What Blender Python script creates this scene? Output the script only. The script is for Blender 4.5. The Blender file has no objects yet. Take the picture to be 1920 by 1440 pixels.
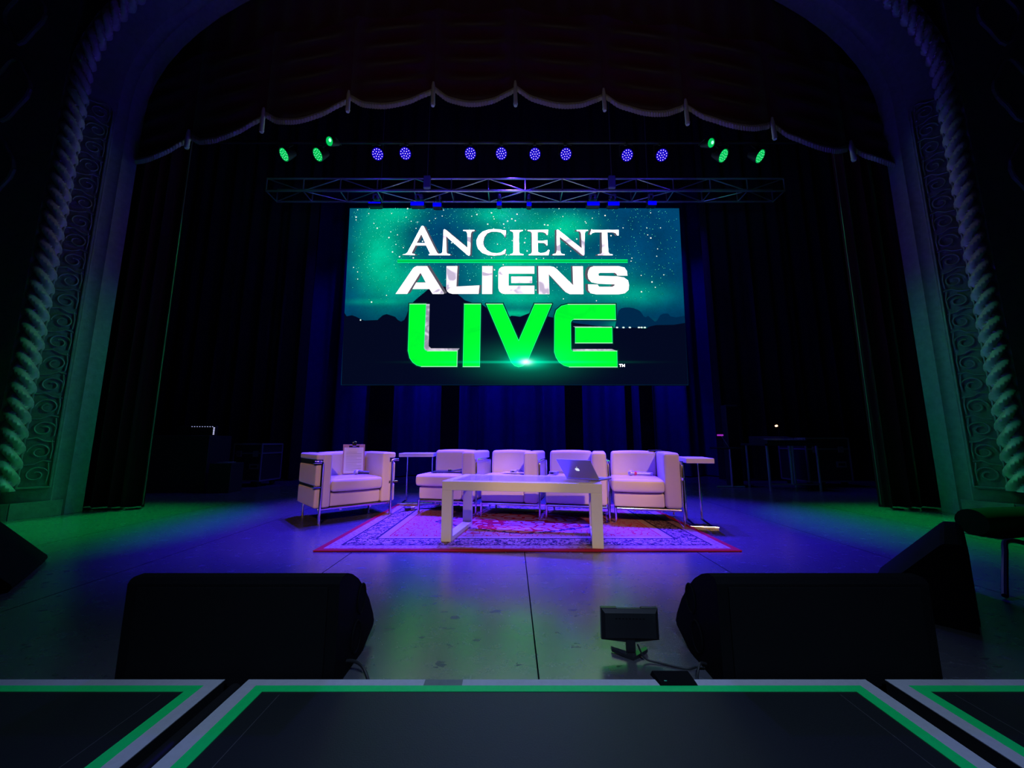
import bpy, bmesh, math, random
from mathutils import Vector, Matrix
from mathutils.geometry import tessellate_polygon
random.seed(7)
R = math.radians
SC = bpy.context.scene
COL = SC.collection

# ------------------------------------------------------------------ camera
CAM_Z, PITCH, FPX = 0.78, R(8.4), 720.0
cam_d = bpy.data.cameras.new('camera'); cam = bpy.data.objects.new('camera', cam_d); COL.objects.link(cam)
cam.location = (0, 0, CAM_Z); cam.rotation_euler = (R(90) + PITCH, 0, 0)
cam_d.sensor_width = 36; cam_d.lens = 36 * FPX / 1920; cam_d.clip_start = 0.02; cam_d.clip_end = 100
SC.camera = cam
def ray(px, py):
    u, v = (px - 960) / FPX, (720 - py) / FPX
    return Vector((u, math.cos(PITCH) - v * math.sin(PITCH), math.sin(PITCH) + v * math.cos(PITCH)))
def at_floor(px, py, z=0.0):                     # measured spot on a level surface
    d = ray(px, py); t = (z - CAM_Z) / d.z
    return Vector((d.x * t, d.y * t, z))
def at_depth(px, py, Y):                         # measured spot on an upright plane
    d = ray(px, py); t = Y / d.y
    return Vector((d.x * t, Y, CAM_Z + d.z * t))

# ------------------------------------------------------------------ world, exposure
w = bpy.data.worlds.new('world'); SC.world = w; w.use_nodes = True
w.node_tree.nodes['Background'].inputs[0].default_value = (0.16, 0.2, 1.0, 1)
w.node_tree.nodes['Background'].inputs[1].default_value = 0.0035
SC.view_settings.view_transform = 'Standard'; SC.view_settings.look = 'None'
SC.view_settings.exposure = 0.0; SC.view_settings.gamma = 1.0; SC.view_settings.use_curve_mapping = False
SC.cycles.max_bounces = 6; SC.cycles.diffuse_bounces = 4; SC.cycles.glossy_bounces = 4
SC.cycles.sample_clamp_indirect = 3.0
try: SC.cycles.use_denoising = True
except Exception: pass

# ------------------------------------------------------------------ lights of the show, plus added fills without fixtures
def spot(name, loc, target, color, power, angle, blend=0.4, radius=0.06):
    l = bpy.data.lights.new(name, 'SPOT'); l.color = color; l.energy = power
    l.spot_size = R(angle); l.spot_blend = blend; l.shadow_soft_size = radius
    o = bpy.data.objects.new(name, l); COL.objects.link(o); o.location = loc
    o.rotation_euler = (Vector(target) - Vector(loc)).to_track_quat('-Z', 'Y').to_euler()
    return o
BLUE, VIOLET, GREEN, WARM = (0.05, 0.02, 1.0), (0.22, 0.10, 1.0), (0.0, 1.0, 0.18), (1.0, 0.52, 0.22)
# front of house: warm key from the balcony rail, then added front fills
for k, x in enumerate((-1.75, -0.6, 0.5, 1.6)):
    spot('balcony_key', (1.5 + 0.35 * k, -9.0, 7.6), (x, 3.85, 0.27), WARM, 2700, 7.6, 0.45, 0.06)
spot('valance_fill', (0.0, -1.5, 0.6), (0.0, 4.5, 5.3), (1.0, 0.85, 0.75), 75, 60, 0.9, 0.5)  # added low fill for the valance and fringe, no fixture there
spot('apron_fill', (0.2, -2.5, 4.6), (0.1, 1.25, 0.0), (0.42, 0.60, 1.0), 640, 37, 1.0, 0.3)  # added fill that brightens the front decks and their tape
for s in (-1, 1):
    spot('arch_green_fill', (-s * 2.3, 5.3, 5.3), (s * 5.0, 3.95, 0.8), (0.0, 1.0, 0.30), 420, 26, 1.0, 0.1)  # added green spot from above, standing in for lamp spill on the arch
    spot('arch_blue_fill', (-s * 2.4, 5.2, 5.4), (s * 4.95, 4.0, 3.2), (0.04, 0.35, 1.0), 34, 38, 1.0, 0.2)  # added blue fill for the upper arch, no fixture of its own
for s in (-1, 1): spot('curtain_fill', (-s * 0.5, 5.3, 5.0), (s * 4.4, 4.62, 2.8), (1.0, 0.35, 0.4), 14, 34, 1.0, 0.1)  # added weak red spots that tint the curtain edges
# blue on the drapes behind the screen and on the upstage floor
for x in (-2.9, 0.1, 3.1):
    spot('cyc_wash', (x, 7.75, 6.3), (x + 0.2, 8.55, 1.0), BLUE, 250, 100, 0.9, 0.05)
for x in (-2.7, -1.35, 0.1, 1.4, 2.8):
    spot('screen_back_wash', (x, 7.7, 3.7), (x + 0.15, 8.6, 2.2), BLUE, 170, 70, 0.8, 0.03)
spot('backline_fill', (1.6, 6.1, 5.6), (4.5, 6.5, 0.6), BLUE, 240, 34, 1.0, 0.1)  # added blue fills, right and left, to bring up the dark gear
spot('backline_fill', (-1.6, 6.1, 5.6), (-4.5, 6.5, 0.4), BLUE, 110, 34, 1.0, 0.1)
spot('upstage_wash', (0, 6.6, 6.0), (0, 6.6, 0), BLUE, 420, 110, 0.9, 0.1)

# ------------------------------------------------------------------ node helpers
def srgb(r, g, b):
    f = lambda c: (c / 255 / 12.92) if c / 255 <= 0.04045 else ((c / 255 + 0.055) / 1.055) ** 2.4
    return (f(r), f(g), f(b), 1)
class NT:
    def __init__(s, name):
        s.m = bpy.data.materials.new(name); s.m.use_nodes = True
        s.t = s.m.node_tree; s.n = s.t.nodes; s.b = s.n['Principled BSDF']; s.out = s.n['Material Output']
    def add(s, typ, **kw):
        x = s.n.new(typ)
        for k, v in kw.items(): setattr(x, k, v)
        return x
    def put(s, sock, v):
        if hasattr(v, 'is_linked') or hasattr(v, 'links'): s.t.links.new(v, sock)
        else: sock.default_value = v
    def math(s, op, a, b=0.0, clamp=False):
        x = s.add('ShaderNodeMath', operation=op); x.use_clamp = clamp
        s.put(x.inputs[0], a); s.put(x.inputs[1], b); return x.outputs[0]
    def mix(s, fac, a, b):
        x = s.add('ShaderNodeMix', data_type='RGBA')
        s.put(x.inputs[0], fac); s.put(x.inputs[6], a); s.put(x.inputs[7], b); return x.outputs[2]
    def coord(s, kind='Object'):
        return s.add('ShaderNodeTexCoord').outputs[kind]
    def xyz(s, v):
        x = s.add('ShaderNodeSeparateXYZ'); s.put(x.inputs[0], v); return x.outputs
    def scale(s, v, sc):
        x = s.add('ShaderNodeMapping'); s.put(x.inputs['Vector'], v); x.inputs['Scale'].default_value = sc; return x.outputs[0]
    def noise(s, v, scale, detail=3, rough=0.55, dist=0.0):
        x = s.add('ShaderNodeTexNoise'); s.put(x.inputs['Vector'], v)
        x.inputs['Scale'].default_value = scale; x.inputs['Detail'].default_value = detail
        x.inputs['Roughness'].default_value = rough; x.inputs['Distortion'].default_value = dist; return x.outputs[0]
    def vor(s, v, scale, feature='F1', out='Distance'):
        x = s.add('ShaderNodeTexVoronoi', feature=feature); s.put(x.inputs['Vector'], v)
        x.inputs['Scale'].default_value = scale; return x.outputs[out]
    def ramp(s, f, stops):
        x = s.add('ShaderNodeValToRGB'); s.put(x.inputs[0], f); e = x.color_ramp.elements
        while len(e) < len(stops): e.new(0.5)
        for i, (p, c) in enumerate(stops): e[i].position = p; e[i].color = c
        return x.outputs[0]
    def bump(s, h, strength=0.3, dist=0.01):
        x = s.add('ShaderNodeBump'); s.put(x.inputs['Height'], h)
        x.inputs['Strength'].default_value = strength; x.inputs['Distance'].default_value = dist
        s.t.links.new(x.outputs[0], s.b.inputs['Normal'])
G = lambda v: (v, v, v, 1)

def mat(name, c, rough=0.5, metal=0.0, nscale=0, namt=0.15, bump=0.0, bdist=0.004, spec=0.5, sheen=0.0):
    t = NT(name); b = t.b
    b.inputs['Roughness'].default_value = rough; b.inputs['Metallic'].default_value = metal
    b.inputs['Specular IOR Level'].default_value = spec
    if sheen: b.inputs['Sheen Weight'].default_value = sheen
    if nscale:
        n = t.noise(t.coord(), nscale)
        lo = tuple(v * (1 - namt) for v in c[:3]) + (1,); hi = tuple(min(1, v * (1 + namt)) for v in c[:3]) + (1,)
        t.put(b.inputs['Base Color'], t.mix(n, lo, hi))
        if bump: t.bump(n, bump, bdist)
    else: b.inputs['Base Color'].default_value = c
    return t.m
def emit(name, c, strength=1.0):
    t = NT(name); t.b.inputs['Base Color'].default_value = (0, 0, 0, 1); t.b.inputs['Roughness'].default_value = 0.4
    t.b.inputs['Specular IOR Level'].default_value = 0.1
    t.b.inputs['Emission Color'].default_value = c; t.b.inputs['Emission Strength'].default_value = strength
    return t.m

M = {}
M['leather'] = mat('white_leather', (0.76, 0.68, 0.57, 1), 0.42, 0, 9, 0.03, 0.25, 0.006)
M['strap'] = mat('black_strap', (0.012, 0.012, 0.014, 1), 0.45, 0, 40, 0.2)
M['chrome'] = mat('chrome', (0.82, 0.82, 0.84, 1), 0.14, 1.0, 30, 0.03)
M['white_paint'] = mat('white_painted_metal', (0.72, 0.76, 0.58, 1), 0.45, 0, 25, 0.03)
M['white_lam'] = mat('white_laminate', (0.80, 0.78, 0.76, 1), 0.35, 0, 25, 0.02)
M['black_cab'] = mat('black_textured_paint', (0.004, 0.004, 0.005, 1), 0.75, 0, 180, 0.3, 0.3, 0.001, spec=0.06)
M['grille'] = mat('black_grille_cloth', (0.004, 0.004, 0.005, 1), 0.9, 0, 300, 0.4, spec=0.1)
M['black_plastic'] = mat('black_plastic', (0.012, 0.012, 0.014, 1), 0.35, 0, 60, 0.2)
M['alu'] = mat('truss_aluminium', (0.55, 0.55, 0.58, 1), 0.35, 0.9, 30, 0.1)
M['black_metal'] = mat('black_metal', (0.015, 0.015, 0.018, 1), 0.5, 0.3, 60, 0.2)
M['paper'] = mat('paper', (0.82, 0.82, 0.84, 1), 0.7, 0, 50, 0.02)
M['clipboard'] = mat('brown_hardboard', (0.45, 0.28, 0.20, 1), 0.6, 0, 60, 0.15)
M['ink'] = mat('grey_ink', (0.35, 0.35, 0.38, 1), 0.8, 0, 60, 0.1)
M['silver'] = mat('brushed_silver', (0.45, 0.44, 0.46, 1), 0.38, 0.6, 200, 0.04)
M['velvet_red'] = mat('dark_red_velvet', (0.085, 0.005, 0.010, 1), 0.85, 0, 12, 0.3, 0.3, 0.01, spec=0.1, sheen=0.3)
M['velvet_black'] = mat('black_velour', (0.020, 0.020, 0.024, 1), 0.9, 0, 12, 0.3, spec=0.05)
M['cyc'] = mat('navy_backdrop_cloth', (0.008, 0.008, 0.12, 1), 0.9, 0, 8, 0.3, spec=0.05)
M['fringe'] = mat('gold_bullion_fringe', (0.55, 0.48, 0.38, 1), 0.75, 0, 220, 0.6, 0.6, 0.004, spec=0.2)
M['gold_trim'] = mat('gold_trim', (0.06, 0.052, 0.04, 1), 0.6, 0.2, 100, 0.2)
M['plaster'] = mat('painted_plaster', (0.20, 0.19, 0.17, 1), 0.55, 0, 18, 0.35, 0.6, 0.01)
M['plaster_rope'] = mat('gilded_plaster', (0.42, 0.36, 0.30, 1), 0.4, 0.1, 18, 0.3, 0.4, 0.006)
M['tape_white'] = mat('white_gaffer_tape', (0.55, 0.56, 0.60, 1), 0.6, 0, 60, 0.12)
M['tape_green'] = mat('green_glow_tape', (0.0, 0.70, 0.16, 1), 0.6, 0, 60, 0.12)
b_ = M['tape_green'].node_tree.nodes['Principled BSDF']; b_.inputs['Emission Color'].default_value = (0.0, 1.0, 0.2, 1); b_.inputs['Emission Strength'].default_value = 0.03   # faint emission added to lift the green
M['deck'] = mat('black_deck_coating', (0.016, 0.018, 0.02, 1), 0.5, 0, 260, 0.5, 0.4, 0.001)
M['red_band'] = mat('red_plastic', (0.6, 0.03, 0.03, 1), 0.4, 0, 60, 0.1)
M['case'] = mat('black_laminate_case', (0.015, 0.015, 0.018, 1), 0.45, 0, 50, 0.3)
M['case_edge'] = mat('aluminium_case_edge', (0.45, 0.42, 0.40, 1), 0.4, 0.8, 50, 0.1)
M['cable'] = mat('black_rubber_cable', (0.012, 0.012, 0.013, 1), 0.5, 0, 80, 0.2)
M['hoist'] = mat('grey_hoist_shell', (0.10, 0.10, 0.2, 1), 0.5, 0, 30, 0.2)
M['scored'] = mat('worn_score_mark', (0.06, 0.06, 0.065, 1), 0.7, 0, 30, 0.3)
M['bare'] = mat('bare_grey_wood', (0.16, 0.19, 0.18, 1), 0.5, 0, 40, 0.25)
M['gloss'] = mat('glossy_dark_plastic', (0.05, 0.05, 0.055, 1), 0.12, 0.6, 40, 0.1)
M['matte_black'] = mat('matte_black_paint', (0.008, 0.008, 0.01, 1), 0.9, 0, 6, 0.3, spec=0.05)

def floor_mat():
    t = NT('worn_black_stage_floor'); co = t.coord('Object'); X = t.xyz(co)
    big = t.noise(co, 0.9, 4); fine = t.noise(co, 14, 6, 0.65)
    base = t.mix(big, (0.05, 0.051, 0.055, 1), (0.095, 0.096, 0.10, 1))
    base = t.mix(t.math('MULTIPLY', fine, 0.35), base, (0.09, 0.09, 0.10, 1))
    # pale scratches: stretched thin noise lines
    sv = t.scale(co, (1.0, 5.5, 1)); sn = t.noise(sv, 1.6, 5, 0.6, 1.2)
    line = t.math('LESS_THAN', t.math('ABSOLUTE', t.math('SUBTRACT', sn, 0.5)), 0.0035)
    brk = t.math('GREATER_THAN', t.noise(co, 2.3, 2), 0.56)
    base = t.mix(t.math('MULTIPLY', t.math('MULTIPLY', line, brk), 0.55), base, (0.22, 0.22, 0.24, 1))
    # dark scuffs
    sc = t.math('GREATER_THAN', t.noise(t.scale(co, (6, 11, 1)), 1.5, 5, 0.6), 0.645)
    base = t.mix(t.math('MULTIPLY', sc, 0.75), base, (0.008, 0.008, 0.009, 1))
    # sheet seams
    def seam(v, period, off, wd):
        f = t.math('MODULO', t.math('ADD', v, 24.4 - off), period)
        return t.math('LESS_THAN', f, wd)
    s1 = seam(X[0], 1.22, 0.086, 0.0055); s2 = seam(X[1], 2.44, 2.40, 0.005)
    sm = t.math('MAXIMUM', s1, t.math('MULTIPLY', s2, 0.6))
    base = t.mix(t.math('MULTIPLY', sm, 0.95), base, (0.002, 0.004, 0.004, 1))
    # dust specks
    dust = t.math('LESS_THAN', t.vor(co, 7), 0.035); dk = t.math('GREATER_THAN', t.noise(co, 5, 1), 0.6)
    base = t.mix(t.math('MULTIPLY', dust, t.math('MULTIPLY', dk, 0.9)), base, (0.5, 0.5, 0.5, 1))
    t.put(t.b.inputs['Base Color'], base)
    r = t.math('ADD', t.math('MULTIPLY', fine, 0.14), 0.19)
    t.put(t.b.inputs['Roughness'], t.math('ADD', r, t.math('MULTIPLY', sc, 0.3)))
    t.b.inputs['Specular IOR Level'].default_value = 1.0
    t.b.inputs['Coat Weight'].default_value = 0.6; t.b.inputs['Coat Roughness'].default_value = 0.27
    t.put(t.b.inputs['Coat Weight'], t.math('MULTIPLY', t.math('SUBTRACT', 1.0, sm), 0.6)); t.put(t.b.inputs['Specular IOR Level'], t.math('SUBTRACT', 1.0, sm))
    t.bump(fine, 0.10, 0.003)
    return t.m
M['floor'] = floor_mat()

RUG_W, RUG_D = 3.04, 2.0
def rug_mat():
    t = NT('oriental_rug_wool'); co = t.coord('Object'); X = t.xyz(co)
    ax = t.math('ABSOLUTE', X[0]); ay = t.math('ABSOLUTE', X[1])
    ex = t.math('SUBTRACT', RUG_W / 2, ax); ey = t.math('SUBTRACT', RUG_D / 2, ay)
    e = t.math('MINIMUM', ex, ey)                                   # distance from the rug's edge
    cream, red, navy, rose, tan = (0.36, 0.22, 0.19, 1), (0.36, 0.015, 0.03, 1), (0.03, 0.02, 0.045, 1), (0.38, 0.09, 0.10, 1), (0.33, 0.19, 0.10, 1)
    fl = t.vor(co, 17, 'DISTANCE_TO_EDGE'); fl2 = t.vor(co, 34); wob = t.noise(co, 26, 3)
    vine = t.math('LESS_THAN', fl, 0.05); bud = t.math('LESS_THAN', fl2, 0.25)
    field = t.mix(wob, (0.30, 0.13, 0.12, 1), cream)
    field = t.mix(vine, field, red); field = t.mix(t.math('MULTIPLY', bud, 0.6), field, rose)
    # central medallion (rounded diamond) with red ground
    dm = t.math('ADD', t.math('POWER', t.math('DIVIDE', ax, 0.82), 1.3), t.math('POWER', t.math('DIVIDE', ay, 0.50), 1.3))
    dmw = t.math('ADD', dm, t.math('MULTIPLY', t.math('SUBTRACT', wob, 0.5), 0.35))
    cell = t.vor(t.scale(co, (0.7, 1.3, 1)), 11, 'DISTANCE_TO_EDGE'); med = t.mix(t.math('LESS_THAN', cell, 0.10), (0.37, 0.22, 0.22, 1), (0.30, 0.008, 0.015, 1)); med = t.mix(t.math('MULTIPLY', bud, 0.25), med, cream)
    field = t.mix(t.math('LESS_THAN', dmw, 1.0), field, med)
    field = t.mix(t.math('LESS_THAN', t.math('ABSOLUTE', t.math('SUBTRACT', dmw, 1.0)), 0.045), field, navy)
    # main border: cream ground, dark flowers
    bf = t.math('LESS_THAN', t.noise(co, 34, 3, 0.6, 1.2), 0.50)
    border = t.mix(bf, cream, navy); border = t.mix(t.math('MULTIPLY', bud, 0.7), border, rose)
    c = t.mix(t.math('LESS_THAN', e, 0.34), field, border)
    def band(lo, hi, col, c):
        f = t.math('MULTIPLY', t.math('GREATER_THAN', e, lo), t.math('LESS_THAN', e, hi)); return t.mix(f, c, col)
    guard = t.mix(t.math('LESS_THAN', t.vor(co, 40), 0.3), cream, tan)
    c = band(0.325, 0.345, navy, c); c = band(0.345, 0.41, guard, c); c = band(0.41, 0.42, red, c)
    c = band(0.05, 0.135, t.mix(t.math('MULTIPLY', t.math('LESS_THAN', fl2, 0.38), 0.75), cream, (0.24, 0.06, 0.08, 1)), c); c = band(0.135, 0.15, navy, c); c = band(-1, 0.05, red, c)
    t.put(t.b.inputs['Base Color'], c); t.b.inputs['Roughness'].default_value = 0.95
    t.b.inputs['Specular IOR Level'].default_value = 0.05
    t.bump(t.noise(co, 260, 2), 0.5, 0.003)
    return t.m
M['rug'] = rug_mat()

def glass_mat():
    t = NT('table_glass'); t.b.inputs['Base Color'].default_value = (0.75, 0.8, 0.85, 1)
    t.b.inputs['Roughness'].default_value = 0.03; t.b.inputs['Alpha'].default_value = 0.35
    t.b.inputs['Specular IOR Level'].default_value = 1.0
    n = t.noise(t.coord(), 40); t.put(t.b.inputs['Roughness'], t.math('MULTIPLY', n, 0.06))
    return t.m
M['glass'] = glass_mat()

# ------------------------------------------------------------------ mesh builder
class MB:
    def __init__(s): s.v = []; s.f = []; s.mi = []; s.cur = 0
    def mesh(s, verts, faces):
        o = len(s.v); s.v += [tuple(p) for p in verts]; s.f += [tuple(i + o for i in f) for f in faces]; s.mi += [s.cur] * len(faces); return s
    def box(s, c, size, rot=None, bevel=0.0, seg=2):
        bm = bmesh.new(); bmesh.ops.create_cube(bm, size=1)
        bmesh.ops.scale(bm, vec=size, verts=bm.verts)
        if bevel: bmesh.ops.bevel(bm, geom=bm.edges[:], offset=min(bevel, min(size) * 0.45), segments=seg, affect='EDGES', profile=0.5)
        m = Matrix.Translation(c) @ (rot.to_4x4() if rot else Matrix())
        bm.transform(m); bm.verts.index_update()
        s.mesh([v.co[:] for v in bm.verts], [[v.index for v in f.verts] for f in bm.faces]); bm.free(); return s
    def bx(s, x0, x1, y0, y1, z0, z1, bevel=0.0, seg=2):
        return s.box(((x0 + x1) / 2, (y0 + y1) / 2, (z0 + z1) / 2), (x1 - x0, y1 - y0, z1 - z0), None, bevel, seg)
    def tube(s, pts, r, n=10, cap=True, radii=None):
        pts = [Vector(p) for p in pts]; rings = []; up = None
        for i, p in enumerate(pts):
            a = pts[max(i - 1, 0)]; b = pts[min(i + 1, len(pts) - 1)]; t = (b - a).normalized()
            if up is None: up = t.orthogonal().normalized()
            up = (up - t * up.dot(t)).normalized(); sd = t.cross(up); rr = radii[i] if radii else r
            rings.append([p + (up * math.cos(2 * math.pi * k / n) + sd * math.sin(2 * math.pi * k / n)) * rr for k in range(n)])
        V = [v for rg in rings for v in rg]; F = []
        for i in range(len(pts) - 1):
            for k in range(n):
                k2 = (k + 1) % n; F.append((i * n + k, (i + 1) * n + k, (i + 1) * n + k2, i * n + k2))
        if cap: F.append(tuple(range(n))); F.append(tuple(reversed(range((len(pts) - 1) * n, len(pts) * n))))
        return s.mesh(V, F)
    def prism(s, prof, x0, x1):        # prof = (y, z) outline, extruded along x
        n = len(prof); V = [(x0, y, z) for y, z in prof] + [(x1, y, z) for y, z in prof]
        F = [(i, (i + 1) % n, n + (i + 1) % n, n + i) for i in range(n)] + [tuple(reversed(range(n))), tuple(range(n, 2 * n))]
        return s.mesh(V, F)
    def cushion(s, x0, x1, y0, y1, z0, z1, r=0.03, puff=0.008, n=9):
        h = [(x1 - x0) / 2, (y1 - y0) / 2, (z1 - z0) / 2]; c = Vector(((x0 + x1) / 2, (y0 + y1) / 2, (z0 + z1) / 2))
        def ax(hh):
            e = [-hh, -hh + 0.12 * r, -hh + 0.35 * r, -hh + 0.65 * r, -hh + r]; L = hh - r
            return e + [-L + 2 * L * i / n for i in range(1, n)] + [-a for a in reversed(e)]
        A = [ax(a) for a in h]; key = {}; V = []; F = []
        def vid(p):
            k = tuple(round(a, 6) for a in p)
            if k not in key:
                inn = Vector([max(-(h[i] - r), min(h[i] - r, p[i])) for i in range(3)]); d = Vector(p) - inn
                q = inn + d.normalized() * r if d.length > 1e-9 else Vector(p)
                nrm = d.normalized() if d.length > 1e-9 else Vector((0, 0, 0))
                b = 1.0
                for i in range(3): b *= (1 - (p[i] / h[i]) ** 2 * (1 - abs(nrm[i]))) if h[i] else 1
                q = q + nrm * puff * max(0, b)
                key[k] = len(V); V.append(q + c)
            return key[k]
        for i in range(3):
            j, k = (i + 1) % 3, (i + 2) % 3
            for sg in (-1, 1):
                for a in range(len(A[j]) - 1):
                    for b in range(len(A[k]) - 1):
                        q = []
                        for da, db in ((0, 0), (1, 0), (1, 1), (0, 1)):
                            p = [0, 0, 0]; p[i] = sg * h[i]; p[j] = A[j][a + da]; p[k] = A[k][b + db]; q.append(vid(p))
                        F.append(q if sg > 0 else q[::-1])
        return s.mesh(V, F)
    def build(s, name, m, parent=None, smooth=False, loc=None):
        me = bpy.data.meshes.new(name); me.from_pydata(s.v, [], s.f); me.update()
        for mm in (m if isinstance(m, (list, tuple)) else [m]): me.materials.append(mm)
        me.polygons.foreach_set('material_index', s.mi)
        bm = bmesh.new(); bm.from_mesh(me); bmesh.ops.recalc_face_normals(bm, faces=bm.faces[:]); bm.to_mesh(me); bm.free()
        if smooth:
            me.polygons.foreach_set('use_smooth', [True] * len(me.polygons))
            try: me.set_sharp_from_angle(angle=R(40))
            except Exception: pass
        o = bpy.data.objects.new(name, me); COL.objects.link(o)
        if parent: o.parent = parent
        if loc is not None: o.location = loc
        return o
def empty(name, label, cat, loc=(0, 0, 0), rz=0.0, group=None, rot=None):
    o = bpy.data.objects.new(name, None); COL.objects.link(o); o.empty_display_size = 0.1
    o.location = loc; o.rotation_euler = rot if rot else (0, 0, rz)
    return tag(o, label, cat, group)
def tag(o, label, cat, group=None):
    o['label'] = label; o['category'] = cat
    if group: o['group'] = group
    return o
def struct(o): o['kind'] = 'structure'; return o
def copy_tree(o, parent=None):
    c = o.copy(); COL.objects.link(c)
    if parent: c.parent = parent
    for ch in [x for x in bpy.data.objects if x.parent == o]: copy_tree(ch, c)
    return c
def arc(c, r, a0, a1, n, plane='xz'):
    out = []
    for i in range(n + 1):
        a = R(a0 + (a1 - a0) * i / n); u, v = r * math.cos(a), r * math.sin(a)
        out.append((c[0] + u, c[1], c[2] + v) if plane == 'xz' else (c[0], c[1] + u, c[2] + v) if plane == 'yz' else (c[0] + u, c[1] + v, c[2]))
    return out

# ================================================================== THE SETTING
struct(MB().bx(-9, 9, 0.2, 9.6, -0.2, 0.0).build('floor', M['floor']))
struct(MB().bx(-9.2, 9.2, 9.6, 9.8, -0.2, 9.5).build('wall_back', M['matte_black']))
struct(MB().bx(-9.2, -9.0, 4.4, 9.6, -0.2, 9.5).build('wall_stage_left', M['matte_black']))
struct(MB().bx(9.0, 9.2, 4.4, 9.6, -0.2, 9.5).build('wall_stage_right', M['matte_black']))
struct(MB().bx(-9.2, 9.2, 4.4, 9.8, 9.5, 9.7).build('ceiling', M['matte_black']))

# proscenium: splayed reveals, arched head, rope moulding, scroll relief, auditorium walls outside
ARC_Z, ARC_H = 4.95, 2.75
def arch_line(xr, yd, k=0.0, n=16, z0=0.0):      # points of one side-to-side arch at half width xr
    pts = [(-xr, yd, z0 + (ARC_Z - z0) * i / 10) for i in range(10)]
    for i in range(2 * n + 1):
        a = math.pi - math.pi * i / (2 * n); pts.append((xr * math.cos(a), yd, ARC_Z + (ARC_H + k) * math.sin(a)))
    return pts + [(xr, yd, z0 + (ARC_Z - z0) * (9 - i) / 10) for i in range(10)]
def loft(lines):
    m = MB(); n = len(lines[0]); V = [p for l in lines for p in l]
    F = [(a * n + i, a * n + i + 1, (a + 1) * n + i + 1, (a + 1) * n + i) for a in range(len(lines) - 1) for i in range(n - 1)]
    return m.mesh(V, F)
struct(loft([arch_line(4.80, 4.45), arch_line(4.80, 4.27), arch_line(4.835, 4.25), arch_line(4.86, 4.19), arch_line(4.85, 4.17),
             arch_line(5.02, 3.97, 0.05), arch_line(5.10, 3.95, 0.1), arch_line(5.14, 3.86, 0.12)]).build('wall_proscenium', M['plaster'], smooth=True))
# auditorium wall either side, facing the house, with shallow panels
def house_wall(s):
    m = MB(); m.bx(min(s * 5.14, s * 9), max(s * 5.14, s * 9), 3.86, 4.4, 0, 9.5)
    for k in range(6):
        for j in range(3):
            cx, cz = s * (5.75 + j * 0.62), 0.75 + k * 1.0
            pts = [(cx + 0.22 * math.cos(a) * (1 + 0.12 * math.cos(4 * a)), 3.85, cz + 0.36 * math.sin(a) * (1 + 0.12 * math.cos(4 * a))) for a in [2 * math.pi * i / 24 for i in range(25)]]
            m.tube(pts, 0.022, 6, cap=False)
    return struct(m.build('wall_left' if s < 0 else 'wall_right', M['plaster']))
house_wall(-1); house_wall(1)
struct(MB().bx(-5.2, 5.2, 3.86, 4.4, ARC_Z + ARC_H + 0.02, 9.5).build('wall_above', M['plaster']))
def rope(s, nm):                                 # twisted rope moulding running up the reveal and over the arch
    line = arch_line(5.05, 3.93, 0.08, 40, 0.28); line = line if s < 0 else line[::-1]
    line = [Vector(p) for p in line[:len(line) // 2 + 1]]
    dense = []; 
    L = [0]
    for a, b in zip(line, line[1:]): L.append(L[-1] + (b - a).length)
    N = 800; tot = L[-1]; j = 0
    for i in range(N + 1):
        d = tot * i / N
        while j < len(L) - 2 and L[j + 1] < d: j += 1
        dense.append(line[j].lerp(line[j + 1], (d - L[j]) / max(1e-6, L[j + 1] - L[j])))
    m = MB(); n = 20; V = []; F = []
    for i, p in enumerate(dense):
        t = (dense[min(i + 1, N)] - dense[max(i - 1, 0)]).normalized(); nr = Vector((0, 1, 0)); sd = t.cross(nr).normalized()
        for k in range(n):
            a = 2 * math.pi * k / n; ph = 3 * a * 1 + s * (tot * i / N) / 0.155 * 2 * math.pi
            r = 0.036 + 0.058 * abs(math.sin(ph / 2)) ** 0.8
            V.append(p + (sd * math.cos(a) + nr * math.sin(a)) * r)
    for i in range(N):
        for k in range(n):
            k2 = (k + 1) % n; F.append((i * n + k, i * n + k2, (i + 1) * n + k2, (i + 1) * n + k))
    m.mesh(V, F); return struct(m.build(nm, M['plaster_rope'], smooth=True))
rope(-1, 'trim_1'); rope(1, 'trim_2')
def scrolls(s, nm):                              # raised running scroll between the reveal's fillet and the rope
    m = MB(); A = Vector((s * 4.865, 4.155, 0)); B = Vector((s * 5.005, 3.985, 0)); ax = (B - A); wdt = ax.length; ax.normalize()
    nrm = Vector((-s * abs(ax.y), -abs(ax.x), 0)).normalized()
    P = lambda u, z: A + ax * (u * wdt) + nrm * 0.012 + Vector((0, 0, z))
    z = 0.34
    i = 0
    while z < 4.7:
        sg = 1 if i % 2 else -1
        sp = []                                  # spiral
        for q in range(26):
            a = q / 25 * 2.6 * math.pi; r = 0.085 * (1 - 0.72 * q / 25)
            sp.append(P(0.5 + sg * math.cos(a) * r / wdt * 1.0, z + 0.09 + math.sin(a) * r))
        m.tube(sp, 0.008, 5)
        m.tube([P(0.5 - sg * 0.42, z + 0.19), P(0.5 - sg * 0.1, z + 0.20), P(0.5 + sg * 0.15, z + 0.235), P(0.5 + sg * 0.42, z + 0.22)], 0.008, 5)
        m.tube([P(0.15, z + 0.02), P(0.12, z + 0.12), P(0.18, z + 0.21)], 0.007, 5)
        z += 0.235; i += 1
    for u in (0.0, 1.0):
        m.tube([P(u, 0.3), P(u, 4.75)], 0.010, 6)
    m.tube([P(0.0, 0.3), P(1.0, 0.3)], 0.012, 6)
    return struct(m.build(nm, M['plaster'], smooth=True))
scrolls(-1, 'trim_3'); scrolls(1, 'trim_4')
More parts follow.
